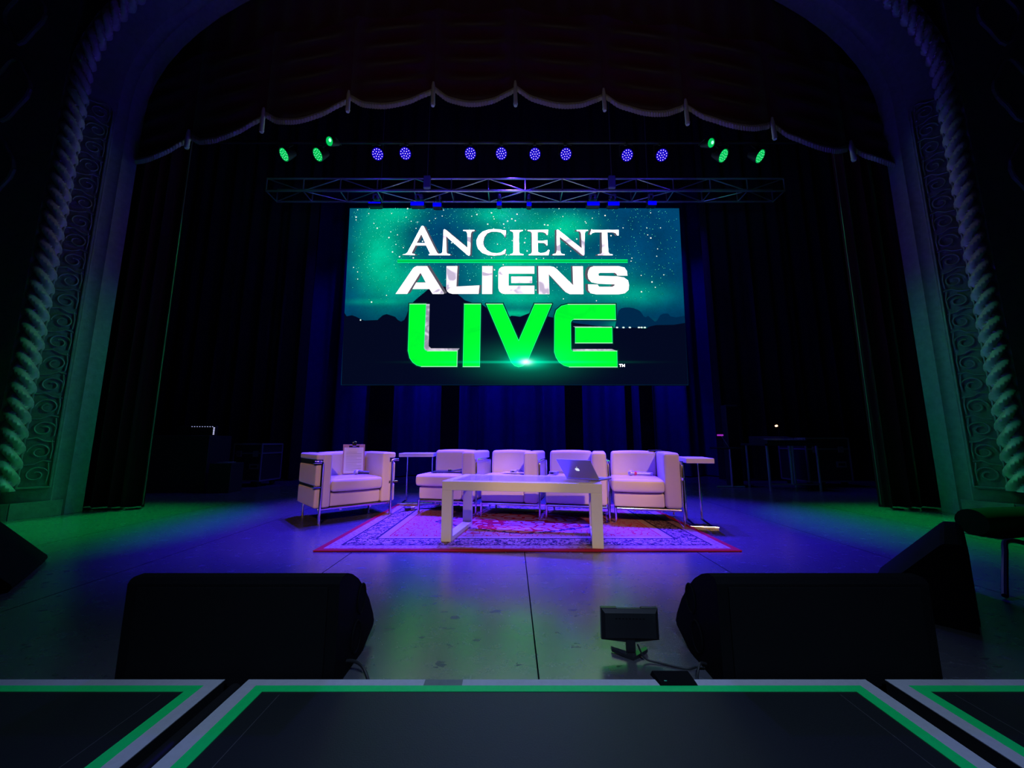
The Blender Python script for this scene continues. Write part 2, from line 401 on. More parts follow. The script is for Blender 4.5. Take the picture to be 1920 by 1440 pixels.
for s, nm in ((-1, 'baseboard_left'), (1, 'baseboard_right')):
    m = MB(); 
    pl = [Vector((s * 4.80, 4.24, 0)), Vector((s * 4.98, 3.94, 0)), Vector((s * 5.12, 3.83, 0)), Vector((s * 8.9, 3.83, 0))]
    for a, b in zip(pl, pl[1:]):
        d = (b - a).normalized(); off = Vector((d.y, -d.x, 0)) * (0.02 if s > 0 else -0.02)
        V = [a, b, b + off, a + off]; V = [Vector((p.x, p.y, 0.001)) for p in V] + [Vector((p.x, p.y, 0.16)) for p in V]
        m.mesh(V, [(0, 1, 2, 3), (4, 5, 6, 7), (0, 1, 5, 4), (1, 2, 6, 5), (2, 3, 7, 6), (3, 0, 4, 7)])
    struct(m.build(nm, M['plaster']))

# ================================================================== DRAPES
def drape(x0, x1, yd, z0, z1, amp, period, seed, slope=0.0, nv=10):
    rnd = random.Random(seed); n = int(abs(x1 - x0) / 0.03); V = []; F = []
    ph = [rnd.uniform(0, 6.28) for _ in range(3)]
    for j in range(nv + 1):
        z = z0 + (z1 - z0) * j / nv
        for i in range(n + 1):
            x = x0 + (x1 - x0) * i / n
            q = 2 * math.pi * x / period
            y = yd + amp * (math.sin(q + ph[0] + 0.8 * math.sin(q * 0.37 + ph[1])) + 0.4 * math.sin(q * 1.9 + ph[2])) * (0.8 + 0.2 * math.cos(j / nv * 3))
            V.append((x, y, z))
    for j in range(nv):
        for i in range(n):
            a = j * (n + 1) + i; F.append((a, a + 1, a + n + 2, a + n + 1))
    o = len(V)                                   # back face gives the cloth a thickness
    V += [(x, y + 0.012, z) for x, y, z in V]; F += [tuple(reversed([k + o for k in f])) for f in F[:]]
    return MB().mesh(V, F)
for s in (-1, 1):
    t = empty('stage_curtain', 'dark red velvet house curtain gathered at the %s of the arch, gold-edged' % ('left' if s < 0 else 'right'),
              'curtain', (s * 4.55, 4.62, 0), group=None)
    a, b = sorted((s * 0.50, -s * 0.28))
    drape(a, b, 0, 0.02, 6.3, 0.055, 0.19, 5 + s).build('cloth', M['velvet_red'], t, True)
    MB().tube([(-s * 0.285, -0.03, 0.05), (-s * 0.285, -0.03, 4.9)], 0.006, 6).build('gold_edging', M['gold_trim'], t)
    t2 = empty('masking_leg', 'black velour masking drape hanging upstage on the %s' % ('left' if s < 0 else 'right'), 'curtain', (s * 6.2, 7.85, 0))
    a, b = sorted((s * 2.6, -s * (1.9 if s < 0 else 2.05)))
    drape(a, b, 0, 0.02, 8.6, 0.07, 0.42, 11 + s).build('cloth', M['velvet_black'], t2, True)
bd = drape(-4.6, 4.7, 8.65, 0.02, 8.6, 0.15, 0.70, 3).build('backdrop_curtain', M['cyc'], None, True)
tag(bd, 'full-height dark backdrop curtain with blue-lit folds behind the screen', 'curtain')
# border above the truss
b2 = drape(-8.0, 8.0, 8.3, 6.7, 9.5, 0.05, 0.5, 21, nv=3).build('overhead_border', M['velvet_black'], None, True)
tag(b2, 'black cloth border hanging above the lighting truss', 'curtain')

# swagged valance across the arch
val = empty('swag_valance', 'dark red swagged valance with fringed scallops and hanging tassels across the arch', 'valance', (0, 4.5, 0))
anch = [(248, 290), (360, 252), (499, 211), (657, 179), (814, 163), (966, 161), (1130, 175), (1282, 195), (1443, 229), (1589, 272), (1705, 312)]
bots = [(300, 306), (430, 270), (572, 236), (735, 209), (890, 206), (1050, 209), (1216, 223), (1370, 246), (1515, 285), (1660, 316)]
tass = [282, 252, 214, 203, 203, 212, 238, 265, 305]
AP = [at_depth(x, y, 4.5) for x, y in anch]
for i in range(10):
    a, b = AP[i], AP[i + 1]; bz = at_depth(*bots[i], 4.5).z; sag = max(0.12, (a.z + b.z) / 2 - bz)
    V = []; F = []; nu, nv = 22, 40; top = 1.25
    def P(u, v, back=0.0):
        zt = (a.z + (b.z - a.z) * u) + top * (1 - v); s4 = 4 * u * (1 - u)
        z = zt - sag * s4 * (0.35 + 0.65 * v)
        fold = 0.022 * math.sin(v * 30 + s4 * 3) * s4 + 0.015 * math.sin(u * 24) * (1 - s4)
        return (a.x + (b.x - a.x) * u, -0.10 * s4 * v - fold + back, z)
    for back in (0.0, 0.012):
        o = len(V)
        for v in range(nv + 1):
            for u in range(nu + 1): V.append(P(u / nu, v / nv, back))
        for v in range(nv):
            for u in range(nu):
                k = o + v * (nu + 1) + u; F.append((k, k + 1, k + nu + 2, k + nu + 1))
    sw = MB().mesh(V, F).build('swag', M['velvet_red'], val, True)
    V = []; F = []
    for u in range(61):
        p = P(u / 60, 1.0); jag = 0.010 * (u % 2)
        V += [(p[0], p[1] - 0.004, p[2] + 0.012), (p[0], p[1] - 0.016 - 0.01 * (u % 2), p[2] - 0.035), (p[0], p[1] - 0.006, p[2] - 0.078 - jag), (p[0], p[1] + 0.014, p[2] - 0.03)]
    for u in range(60):
        for k in range(4): F.append((u * 4 + k, u * 4 + (k + 1) % 4, (u + 1) * 4 + (k + 1) % 4, (u + 1) * 4 + k))
    MB().mesh(V, F).build('fringe', M['fringe'], sw)
# upper cloth of the valance behind the swags
V = []; F = []; n = 130
for j in range(5):
    for i in range(n + 1):
        x = -4.9 + 9.8 * i / n; zb = 6.15 - 0.055 * x * x; V.append((x, 0.05 + 0.03 * math.sin(x * 17), zb + (8.0 - zb) * j / 4))
for j in range(4):
    for i in range(n):
        k = j * (n + 1) + i; F.append((k, k + 1, k + n + 2, k + n + 1))
MB().mesh(V, F).build('upper_cloth', M['velvet_red'], val, True)
for i in range(9):
    p = AP[i + 1]; zb = at_depth(anch[i + 1][0], tass[i], 4.5).z; L = p.z - zb
    m = MB(); m.tube([(p.x, -0.05, p.z + 0.02), (p.x, -0.05, p.z - 0.04), (p.x + 0.004, -0.055, zb + 0.05), (p.x + 0.004, -0.055, zb)], 0.02, 12,
                     radii=[0.014, 0.024, 0.028, 0.026])
    tz = m.build('tassel', M['fringe'], val, True)
    MB().tube([(p.x + 0.004, -0.055, zb + 0.012), (p.x + 0.004, -0.055, zb - 0.02)], 0.031, 12, radii=[0.031, 0.022]).build('tassel_end', M['fringe'], tz, True)

# ================================================================== LED SCREEN
SCR_Y, SCR_Z = 7.35, 1.95
TILT = 0.033
def on_screen(px, py, off=0.0):
    d = ray(px, py)                               # plane y = SCR_Y - TILT*(z-SCR_Z) - off
    t = (SCR_Y - off - TILT * (CAM_Z - SCR_Z)) / (d.y + TILT * d.z)
    return Vector((d.x * t, d.y * t, CAM_Z + d.z * t)) - Vector((0, SCR_Y, SCR_Z))
scr = empty('led_screen', 'large flown LED video wall glowing with green and white title lettering', 'screen', (0, SCR_Y, SCR_Z))
FL = on_screen(987, 679)
def add_flare(t, base_col):
    X = t.xyz(t.coord('Object')); dx = t.math('ABSOLUTE', t.math('SUBTRACT', X[0], FL.x)); dz = t.math('ABSOLUTE', t.math('SUBTRACT', X[2], FL.z))
    def gauss(a, b):                              # exp(-(dx/a)^2-(dz/b)^2)
        q = t.math('ADD', t.math('POWER', t.math('DIVIDE', dx, a), 2.0), t.math('POWER', t.math('DIVIDE', dz, b), 2.0))
        return t.math('POWER', 2.718, t.math('MULTIPLY', q, -1.0))
    soft = t.math('MULTIPLY', gauss(0.85, 0.30), 0.20); streak = gauss(1.15, 0.022); core = gauss(0.32, 0.10); hot = gauss(0.09, 0.045)
    g = t.math('ADD', t.math('ADD', soft, t.math('MULTIPLY', streak, 0.6)), core)
    col = t.add('ShaderNodeMix', data_type='RGBA', blend_type='ADD'); col.inputs[0].default_value = 1.0
    sc = t.add('ShaderNodeVectorMath', operation='SCALE'); sc.inputs[0].default_value = (0.0, 0.75, 0.38); t.put(sc.inputs['Scale'], g)
    t.put(col.inputs[6], base_col); t.t.links.new(sc.outputs[0], col.inputs[7])
    col2 = t.add('ShaderNodeMix', data_type='RGBA', blend_type='ADD'); col2.inputs[0].default_value = 1.0
    sc2 = t.add('ShaderNodeVectorMath', operation='SCALE'); sc2.inputs[0].default_value = (0.9, 0.6, 0.9); t.put(sc2.inputs['Scale'], hot)
    t.t.links.new(col.outputs[2], col2.inputs[6]); t.t.links.new(sc2.outputs[0], col2.inputs[7])
    return col2.outputs[2]
def scr_mat(name, c, vcol=False, vary=0.0, c2=None, flare=True, k=1.0):
    t = NT(name); t.b.inputs['Base Color'].default_value = (0.003, 0.003, 0.004, 1); t.b.inputs['Roughness'].default_value = 0.5
    t.b.inputs['Specular IOR Level'].default_value = 0.1
    base = c
    co = t.coord('Object')
    if vcol:
        base = t.add('ShaderNodeVertexColor', layer_name='Col').outputs[0]
        fine = t.noise(t.scale(co, (1, 1, 1)), 30, 5, 0.7); mid = t.noise(co, 2.2, 5, 0.6)
        f = t.math('ADD', t.math('MULTIPLY', t.math('SUBTRACT', fine, 0.5), 0.5), t.math('ADD', t.math('MULTIPLY', t.math('SUBTRACT', mid, 0.5), 0.9), 1.0))
        sc = t.add('ShaderNodeVectorMath', operation='SCALE'); t.put(sc.inputs[0], base); t.put(sc.inputs['Scale'], f); base = sc.outputs[0]
    elif c2 is not None:
        nz = t.noise(t.scale(co, (1.0, 1, 1.6)), vary, 2, 0.5, 1.5)
        base = t.mix(t.ramp(nz, [(0.44, G(0)), (0.66, G(1))]), c, c2)
    if flare: base = add_flare(t, base)
    t.put(t.b.inputs['Emission Color'], base); t.b.inputs['Emission Strength'].default_value = k
    return t.m
SM = dict(sky=scr_mat('screen_night_sky', None, True), mtn=scr_mat('screen_dark_mountain', srgb(3, 8, 30)), far=scr_mat('screen_far_mountain', srgb(0, 40, 74)),
          white=scr_mat('screen_white_letter', srgb(250, 242, 250), vary=1.3, c2=(0.165, 0.14, 0.19, 1), k=3.6), shade=scr_mat('screen_letter_side', srgb(88, 84, 96)),
          line=scr_mat('screen_green_rule', srgb(0, 235, 120)), line2=scr_mat('screen_dark_green_rule', srgb(0, 150, 30)),
          green=scr_mat('screen_green_letter', (0, 0.80, 0.02, 1), vary=1.2, c2=(0, 0.70, 0.02, 1), k=1.35), edge=scr_mat('screen_green_edge', srgb(40, 255, 150)),
          rim=scr_mat('screen_pale_edge', srgb(180, 255, 205)), metal=scr_mat('screen_silver_side', srgb(150, 145, 165), vary=3.0, c2=srgb(225, 215, 235)),
          star=scr_mat('screen_star', srgb(90, 235, 200)), star2=scr_mat('screen_bright_star', srgb(235, 255, 245)), glow=scr_mat('screen_green_halo', srgb(0, 52, 34)))
# cabinet behind the picture
cs = [on_screen(656, 390), on_screen(1273, 391), on_screen(1291, 722), on_screen(639, 722)]
CX0, CX1 = (cs[0].x + cs[3].x) / 2, (cs[1].x + cs[2].x) / 2; CZ0, CZ1 = (cs[2].z + cs[3].z) / 2, (cs[0].z + cs[1].z) / 2
yf = lambda z: -TILT * z
m = MB(); V = [(x, yf(z) + o, z) for o in (0.004, 0.11) for x, z in ((CX0, CZ0), (CX1, CZ0), (CX1, CZ1), (CX0, CZ1))]
m.mesh(V, [(0, 1, 2, 3), (4, 5, 6, 7), (0, 1, 5, 4), (1, 2, 6, 5), (2, 3, 7, 6), (3, 0, 4, 7)])
m.build('screen_cabinet', M['black_metal'], scr)
for pa, pb in ((694, 738), (828, 861), (1059, 1091), (1172, 1183), (1199, 1222)):      # ground support legs under the wall
    xa, xb = at_depth(pa, 740, SCR_Y + 0.16).x, at_depth(pb, 740, SCR_Y + 0.16).x
    MB().bx(xa, xb, 0.13, 0.19, -SCR_Z + 0.001, CZ0 + 0.12).build('support_leg', M['matte_black'], scr)
for x in (CX0 + 0.6, CX1 - 0.6): MB().tube([(x, 0.06 - 0.12, CZ1 - 0.05), (x, 0.06 - 0.2, 9.5 - SCR_Z)], 0.008, 6).build('hanging_cable', M['alu'], scr)
# the picture
def sky_col(px, py):
    t = 0
    for cx, cy, sx, sy, wg in ((712, 470, 42, 75, .95), (765, 530, 60, 40, .55), (745, 400, 45, 22, .6), (935, 402, 60, 20, .65), (1060, 425, 48, 26, .95), (965, 445, 60, 40, .6),
                               (955, 505, 60, 45, .8), (985, 560, 80, 18, .6), (1100, 520, 80, 35, .4), (1185, 552, 70, 22, .45), (705, 566, 55, 5, .35), (960, 588, 55, 6, .9), (1182, 611, 34, 9, 1.0)):
        t += wg * math.exp(-((px - cx) / sx) ** 2 - ((py - cy) / sy) ** 2)
    t = min(t, 1.25); lo = srgb(0, 66, 108); hi = srgb(0, 196, 150); k = max(0, (py - 560) / 60)
    return tuple(max(0, lo[i] * (1 - 0.45 * min(1, k)) + (hi[i] - lo[i]) * t * (0.98)) for i in range(3)) + (1,)
V = []; F = []; nx, nz = 150, 90; cols = []
for j in range(nz + 1):
    for i in range(nx + 1):
        z = CZ0 + (CZ1 - CZ0) * j / nz; x = CX0 + (CX1 - CX0) * i / nx; V.append((x, yf(z), z))
        # pixel in the photograph this spot of the picture was measured from
        W = Vector((x, SCR_Y + yf(z), SCR_Z + z - CAM_Z)); dep = W.y * math.cos(PITCH) + W.z * math.sin(PITCH); up = -W.y * math.sin(PITCH) + W.z * math.cos(PITCH)
        cols.append(sky_col(960 + FPX * W.x / dep, 720 - FPX * up / dep))
for j in range(nz):
    for i in range(nx):
        k = j * (nx + 1) + i; F.append((k, k + 1, k + nx + 2, k + nx + 1))
mb = MB().mesh(V, F); disp = mb.build('display', [SM['sky'], SM['star'], SM['star2']], scr)
ca = disp.data.color_attributes.new('Col', 'FLOAT_COLOR', 'POINT'); ca.data.foreach_set('color', [c for q in cols for c in q])
m = MB()                                           # stars of the picture
rs = random.Random(4)
for i in range(2600):
    px, py = rs.uniform(660, 1270), 390 + 185 * rs.random() ** 1.35
    wgt = sky_col(px, py)[1]
    if rs.random() > 0.35 + wgt * 1.6 - max(0, (py - 500) / 110): continue
    if rs.random() < 0.0: continue
    c = on_screen(px, py, 0.003); r = rs.choice((0.003, 0.004, 0.004, 0.005, 0.005, 0.006, 0.007, 0.008, 0.012 if rs.random() < 0.5 else 0.005, 0.017 if rs.random() < 0.25 else 0.005)); m.cur = 1 if r > 0.009 else 0
    m.mesh([c + Vector((r * math.cos(a), 0, r * math.sin(a))) for a in [k * math.pi / 3 for k in range(6)]], [tuple(range(6))])
for x in (1157, 1169, 1181, 1198, 1203, 1209): 
    c = on_screen(x, 614, 0.006); m.cur = 1; r = 0.02; m.mesh([c + Vector((r * 1.3 * math.cos(a), 0, r * 0.8 * math.sin(a))) for a in [k * math.pi / 4 for k in range(8)]], [tuple(range(8))])
c = on_screen(676, 600, 0.008); m.mesh([c + Vector((0.016 * math.cos(a), 0, 0.016 * math.sin(a))) for a in [k * math.pi / 3 for k in range(6)]], [tuple(range(6))])
so = m.build('star_field', [SM['star'], SM['star2']], disp); so['kind'] = 'stuff'
def poly(mb, pts, off, holes=()):
    loops = [[on_screen(x, y, off) for x, y in lp] for lp in (pts,) + tuple(holes)]
    tri = tessellate_polygon([[Vector((p.x, p.z, 0)) for p in lp] for lp in loops]); flat = [p for lp in loops for p in lp]
    mb.mesh(flat, tri)
def stroke(mb, pts, off, wd, closed=True):
    n = len(pts)
    for i in range(n if closed else n - 1):
        a, b = Vector(pts[i]), Vector(pts[(i + 1) % n]); d = b - a
        if d.length < 0.01: continue
        d.normalize(); q = Vector((-d.y, d.x)) * wd / 2; e = d * wd * 0.45; a2, b2 = a - e, b + e
        mb.mesh([on_screen(p.x, p.y, off) for p in (a2 + q, b2 + q, b2 - q, a2 - q)], [(0, 1, 2, 3)])
def rnd(pts, k=2):                                 # one pass of corner cutting for curved outlines
    return pts
m = MB(); poly(m, [(1152, 618), (1158, 590), (1160, 582.5), (1165, 578), (1172.5, 576.5), (1180, 576.5), (1187, 577.6), (1195, 580.5), (1201, 584), (1207, 593), (1210.6, 595), (1215, 592), (1222, 598), (1228, 603),
                   (1232, 601), (1238, 591), (1244, 588), (1253, 588), (1256.7, 593), (1268, 595), (1284, 592), (1284, 612), (1215, 614), (1185, 617)], 0.0025)
m.build('far_mountain', SM['far'], disp)
m = MB(); poly(m, [(645.5, 586), (650, 593), (655, 592), (660, 591), (668, 594), (678, 599), (683, 601), (708, 600), (712, 596), (718, 591), (725, 589), (732, 591), (741, 594), (746, 600), (752, 603), (758, 600),
                   (762, 592), (766, 580), (775, 566), (785, 557), (795, 549), (803, 542), (815, 540), (832, 537), (848, 541), (860, 553), (872, 563), (890, 569), (904, 571), (912, 577), (930, 586), (945, 594), (954, 595), (959, 592), (965, 592.5),
                   (975, 594), (985, 590), (995, 586), (1015, 589), (1030, 594), (1040, 596), (1080, 606), (1120, 611), (1151, 615), (1170, 616), (1185, 614), (1210, 616), (1219, 612), (1230, 609.5), (1263, 609), (1284.5, 605.5),
                   (1290.3, 721.5), (640, 721.5)], 0.005)
m.build('mountain_ridge', SM['mtn'], disp)
T12 = lambda ox, oy, L: [(ox + x / 12, oy + y / 12) for x, y in L]
T8 = lambda ox, oy, L: [(ox + x / 8, oy + y / 8) for x, y in L]
def smooth_poly(L, flags):
    return L
anc = [
 (T12(740, 410, [(170, 812), (250, 790), (290, 755), (600, 170), (632, 158), (655, 172), (935, 735), (960, 775), (985, 792), (985, 822), (768, 822), (768, 798), (800, 790), (705, 600), (468, 600), (380, 770), (400, 790), (455, 795), (455, 818)]),
  [T12(740, 410, [(600, 345), (688, 550), (490, 550)])]),
 (T12(740, 410, [(985, 822), (985, 795), (1050, 785), (1075, 750), (1098, 250), (1120, 235), (1150, 250), (1640, 660), (1632, 340), (1610, 285), (1540, 275), (1540, 252), (1795, 252), (1795, 275), (1735, 290), (1715, 340), (1697, 800), (1675, 835), (1640, 820), (1160, 400), (1165, 760), (1185, 790), (1250, 798), (1245, 822)]), []),
 (T12(880, 410, [(825, 262), (822, 330), (815, 400), (795, 420), (775, 370), (710, 310), (610, 290), (500, 290), (400, 330), (335, 420), (312, 520), (330, 620), (400, 710), (500, 765), (620, 777), (710, 760), (770, 720), (815, 680), (820, 710), (800, 790), (700, 820), (560, 832), (420, 820), (290, 770), (200, 680), (160, 580), (160, 480), (210, 370), (300, 290), (430, 245), (560, 235), (700, 242), (760, 260)]), []),
 (T12(880, 410, [(915, 255), (1205, 255), (1200, 275), (1130, 300), (1118, 340), (1122, 740), (1140, 785), (1220, 800), (1220, 818), (915, 818), (920, 798), (975, 785), (990, 740), (990, 340), (980, 300), (920, 275)]), []),
 (T12(880, 410, [(1310, 255), (1775, 250), (1765, 365), (1745, 370), (1710, 320), (1650, 300), (1535, 298), (1535, 495), (1640, 500), (1755, 480), (1760, 600), (1735, 605), (1710, 560), (1660, 542), (1540, 542), (1545, 750), (1600, 775), (1690, 765), (1740, 740), (1780, 695), (1805, 710), (1780, 822), (1335, 822), (1335, 805), (1395, 785), (1410, 740), (1405, 320), (1380, 290), (1315, 275)]), []),
 (T12(1020, 410, [(195, 822), (195, 800), (265, 785), (285, 740), (285, 255), (305, 240), (335, 258), (848, 665), (835, 340), (815, 290), (735, 275), (735, 252), (990, 252), (990, 270), (935, 285), (918, 330), (912, 800), (895, 835), (860, 820), (352, 405), (375, 750), (395, 788), (468, 800), (465, 820)]), []),
 (T12(1020, 410, [(1070, 235), (1090, 252), (1680, 250), (1680, 375), (1650, 378), (1610, 320), (1540, 305), (1425, 305), (1450, 750), (1475, 790), (1548, 802), (1545, 825), (1210, 825), (1210, 800), (1285, 790), (1305, 760), (1305, 305), (1160, 305), (1090, 320), (1050, 362), (1035, 340)]), [])]
ali = [
 T12(730, 480, [(145, 850), (530, 285), (570, 250), (620, 230), (850, 230), (1225, 835), (1215, 852), (975, 852), (905, 740), (525, 740), (605, 600), (825, 600), (710, 385), (690, 385), (400, 850)]),
 T12(730, 480, [(1290, 230), (1530, 230), (1505, 690), (2025, 665), (2005, 850), (1420, 850), (1350, 830), (1305, 795), (1285, 740)]),
 T12(880, 480, [(292, 230), (520, 230), (512, 852), (288, 852)]),
 T12(880, 480, [(1460, 235), (1460, 395), (880, 395), (880, 670), (1460, 670), (1460, 852), (790, 852), (725, 835), (675, 790), (655, 720), (655, 350), (675, 290), (725, 250), (790, 235)]),
 T12(880, 480, [(945, 465), (1410, 465), (1410, 605), (945, 605)]),
 T12(1030, 480, [(-245, 232), (20, 232), (100, 248), (170, 300), (540, 665), (525, 235), (755, 235), (765, 855), (460, 855), (370, 810), (300, 740), (-15, 400), (0, 855), (-235, 855)]),
 T12(1030, 480, [(1755, 440), (1530, 440), (1515, 400), (1470, 375), (1135, 375), (1100, 400), (1110, 450), (1500, 458), (1680, 485), (1770, 550), (1792, 650), (1780, 760), (1700, 835), (1560, 860), (1060, 860), (930, 835), (880, 770), (872, 640),
                 (1085, 645), (1120, 695), (1420, 695), (1470, 665), (1475, 635), (1100, 622), (950, 590), (880, 510), (865, 420), (880, 330), (920, 262), (1000, 232), (1560, 230), (1690, 260), (1745, 340)])]
live = [
 T8(740, 550, [(225, 160), (470, 160), (440, 820), (455, 850), (490, 865), (940, 865), (935, 1098), (400, 1098), (330, 1078), (270, 1035), (225, 970), (200, 860)]),
 T8(740, 550, [(1045, 160), (1290, 160), (1275, 1100), (1025, 1100)]),
 T8(740, 550, [(1375, 160), (1620, 160), (1860, 710), (2100, 160), (2355, 160), (2020, 950), (1985, 1040), (1920, 1090), (1860, 1103), (1800, 1085), (1755, 1040), (1720, 970)]),
 T8(960, 550, [(1550, 165), (1555, 395), (930, 390), (895, 405), (880, 440), (885, 830), (895, 855), (920, 865), (1575, 865), (1580, 1105), (860, 1105), (780, 1082), (710, 1035), (660, 960), (635, 880), (640, 340), (665, 255), (740, 190), (840, 165)]),
 T8(960, 550, [(950, 510), (1500, 510), (1505, 745), (950, 745)])]
ms, mw = MB(), MB()
for L, H in anc:
    cx = sum(p[0] for p in L) / len(L); dx = 4.2 * max(-1, min(1, (960 - cx) / 130))
    for k in (0.35, 0.7, 1.0): poly(ms, [(x + dx * k, y + 0.9 * k) for x, y in L], 0.007 + 0.0002 * (3 - 3 * k), [[(x + dx * k, y + 0.9 * k) for x, y in h] for h in H])
    poly(mw, L, 0.011, H)
ms.build('lettering_shadow', SM['shade'], disp); o = mw.build('title_lettering', SM['white'], disp); o['label'] = 'white serif capitals reading ANCIENT'
ms, mw, me_ = MB(), MB(), MB()
for L in ali:
    cx = sum(p[0] for p in L) / len(L); dx = 5.5 * max(-1, min(1, (960 - cx) / 150))
    for k in (0.3, 0.65, 1.0): poly(ms, [(x + dx * k, y - 1.0 * k) for x, y in L], 0.007 + 0.0002 * (3 - 3 * k))
    poly(mw, L, 0.011); stroke(me_, L, 0.013, 0.7)
ms.build('lettering_shadow', SM['shade'], disp); o = mw.build('subtitle_lettering', SM['white'], disp); o['label'] = 'silver extended capitals reading ALIENS'
me_.build('lettering_edge', emit('screen_white_edge', srgb(255, 250, 255), 1.0), disp)
mg, me_, mh, mr = MB(), MB(), MB(), MB()
for L in live:
    stroke(mh, L, 0.007, 5.0); poly(mg, L, 0.011); stroke(me_, L, 0.0125, 0.9)
    for a, b in zip(L, L[1:] + L[:1]):
        if abs(a[1] - b[1]) < 0.8 and abs(a[0] - b[0]) > 12:
            mg.cur = 1; stroke(mg, [a, b], 0.014, 1.3, False); mg.cur = 0
mg.cur = 1; stroke(mg, [(740 + 940 / 8, 550 + 865 / 8), (740 + 935 / 8, 550 + 1098 / 8)], 0.014, 1.0, False)
mg.cur = 2; poly(mg, T8(740, 550, [(470, 160), (525, 160), (510, 790), (545, 825), (975, 825), (940, 865), (490, 865), (455, 850), (440, 820)]), 0.010)
poly(mg, T8(960, 550, [(915, 495), (1500, 500), (1500, 512), (950, 512)]), 0.010); poly(mg, T8(960, 550, [(905, 835), (1500, 835), (1575, 865), (920, 865)]), 0.010)
mh.build('lettering_halo', SM['glow'], disp); o = mg.build('live_lettering', [SM['green'], SM['rim'], SM['metal']], disp); o['label'] = 'huge bright green capitals reading LIVE'
me_.build('lettering_edge', SM['edge'], disp)
m = MB(); q = lambda x0, y0, x1, y1, o: poly(m, [(x0, y0), (x1, y0), (x1, y1), (x0, y1)], o)
q(745, 486.3, 1177, 488.8, 0.009); q(745, 490.5, 1177, 493.0, 0.009); m.build('green_rule', SM['line'], disp)
m = MB(); q(745, 488.8, 1177, 490.5, 0.008); m.build('green_rule', SM['line2'], disp)
m = MB(); tx, ty = 1160.8, 682.6
for x0, y0, x1, y1 in ((0, 0, 4.8, 1.0), (1.9, 0, 3.0, 5.4)): q(tx + x0, ty + y0, tx + x1, ty + y1, 0.011)
for L in ([(5.6, 0), (6.6, 0), (6.6, 5.4), (5.6, 5.4)], [(9.8, 0), (10.8, 0), (10.8, 5.4), (9.8, 5.4)], [(6.4, 0), (8.2, 3.2), (10.0, 0), (10.0, 1.8), (8.2, 4.8), (6.4, 1.8)]): poly(m, [(tx + x, ty + y) for x, y in L], 0.0115)
o = m.build('trademark_lettering', SM['white'], disp); o['label'] = 'tiny white TM'

# ================================================================== TRUSS, PIPE, LAMPS
TY0, TZ0 = 6.85, None
p_top, p_bot = at_depth(960, 335, TY0), at_depth(960, 358, TY0)
TZ1, TZ0 = p_top.z, p_bot.z; TXL, TXR = at_depth(500, 345, TY0).x, at_depth(1470, 345, TY0).x
tr = empty('lighting_truss', 'long aluminium box truss flown above the screen', 'truss', (0, TY0, TZ0))
H, Dp = TZ1 - TZ0, 0.34
chords = [(0, 0), (0, H), (Dp, 0), (Dp, H)]
for y, z in chords: MB().tube([(TXL, y, z), (TXR, y, z)], 0.022, 10).build('chord', M['alu'], tr, True)
nb = 14; bay = (TXR - TXL) / nb
for i in range(nb + 1):
    x = TXL + i * bay
    MB().tube([(x, 0, 0), (x, 0, H)], 0.013, 8).build('brace', M['alu'], tr, True)
    MB().tube([(x, 0, 0), (x, Dp, 0)], 0.012, 8).build('brace', M['alu'], tr, True)
    MB().tube([(x, Dp, 0), (x, Dp, H)], 0.013, 8).build('brace', M['alu'], tr, True)
    if i < nb:
        a, b = (0, H) if i % 2 else (H, 0)
        MB().tube([(x, 0, a), (x + bay, 0, b)], 0.011, 8).build('brace', M['alu'], tr, True)
        a, b = (0, Dp) if i % 2 else (Dp, 0)
        MB().tube([(x, a, 0), (x + bay, b, 0)], 0.010, 8).build('brace', M['alu'], tr, True)
# hoist boxes clamped in the truss
for k, px in enumerate((801, 1147)):
    p = at_depth(px, 346, TY0 - 0.06)
    h = empty('chain_hoist', 'blue-lit chain hoist body clamped to the truss, %s of the two' % ('left' if k == 0 else 'right'), 'hoist', (p.x, TY0 - 0.06, TZ0 - 0.03), group='truss hoists')
    MB().bx(-0.07, 0.07, -0.05, 0.028, 0.03, H + 0.03, 0.02).build('body', M['hoist'], h)
    MB().tube([(0, 0, H + 0.03), (0, 0, 9.5 - TZ0 + 0.03)], 0.008, 6).build('chain', M['alu'], h)
PY = 5.55; PZ = at_depth(960, 290, PY).z + 0.22
pipe = MB().tube([(-6.0, PY, PZ), (6.2, PY, PZ)], 0.024, 12).build('lighting_pipe', M['black_metal'], None, True)
for x in (-5.5, -2.0, 2.1, 5.7): MB().tube([(x, PY, PZ), (x, PY, 9.499)], 0.004, 6).build('lift_line', M['black_metal'], pipe)
tag(pipe, 'black steel pipe carrying the row of blue and green lamps', 'pipe')
led_blue = emit('lamp_face_blue', (0.005, 0.0, 0.55, 1), 1.0); led_dot = emit('led_dot_white_blue', (0.75, 0.6, 1.0, 1), 1.6)
led_green = emit('lamp_face_green', (0.0, 0.55, 0.10, 1), 1.0); led_gdot = emit('led_dot_green', (0.35, 1.0, 0.6, 1), 1.5)
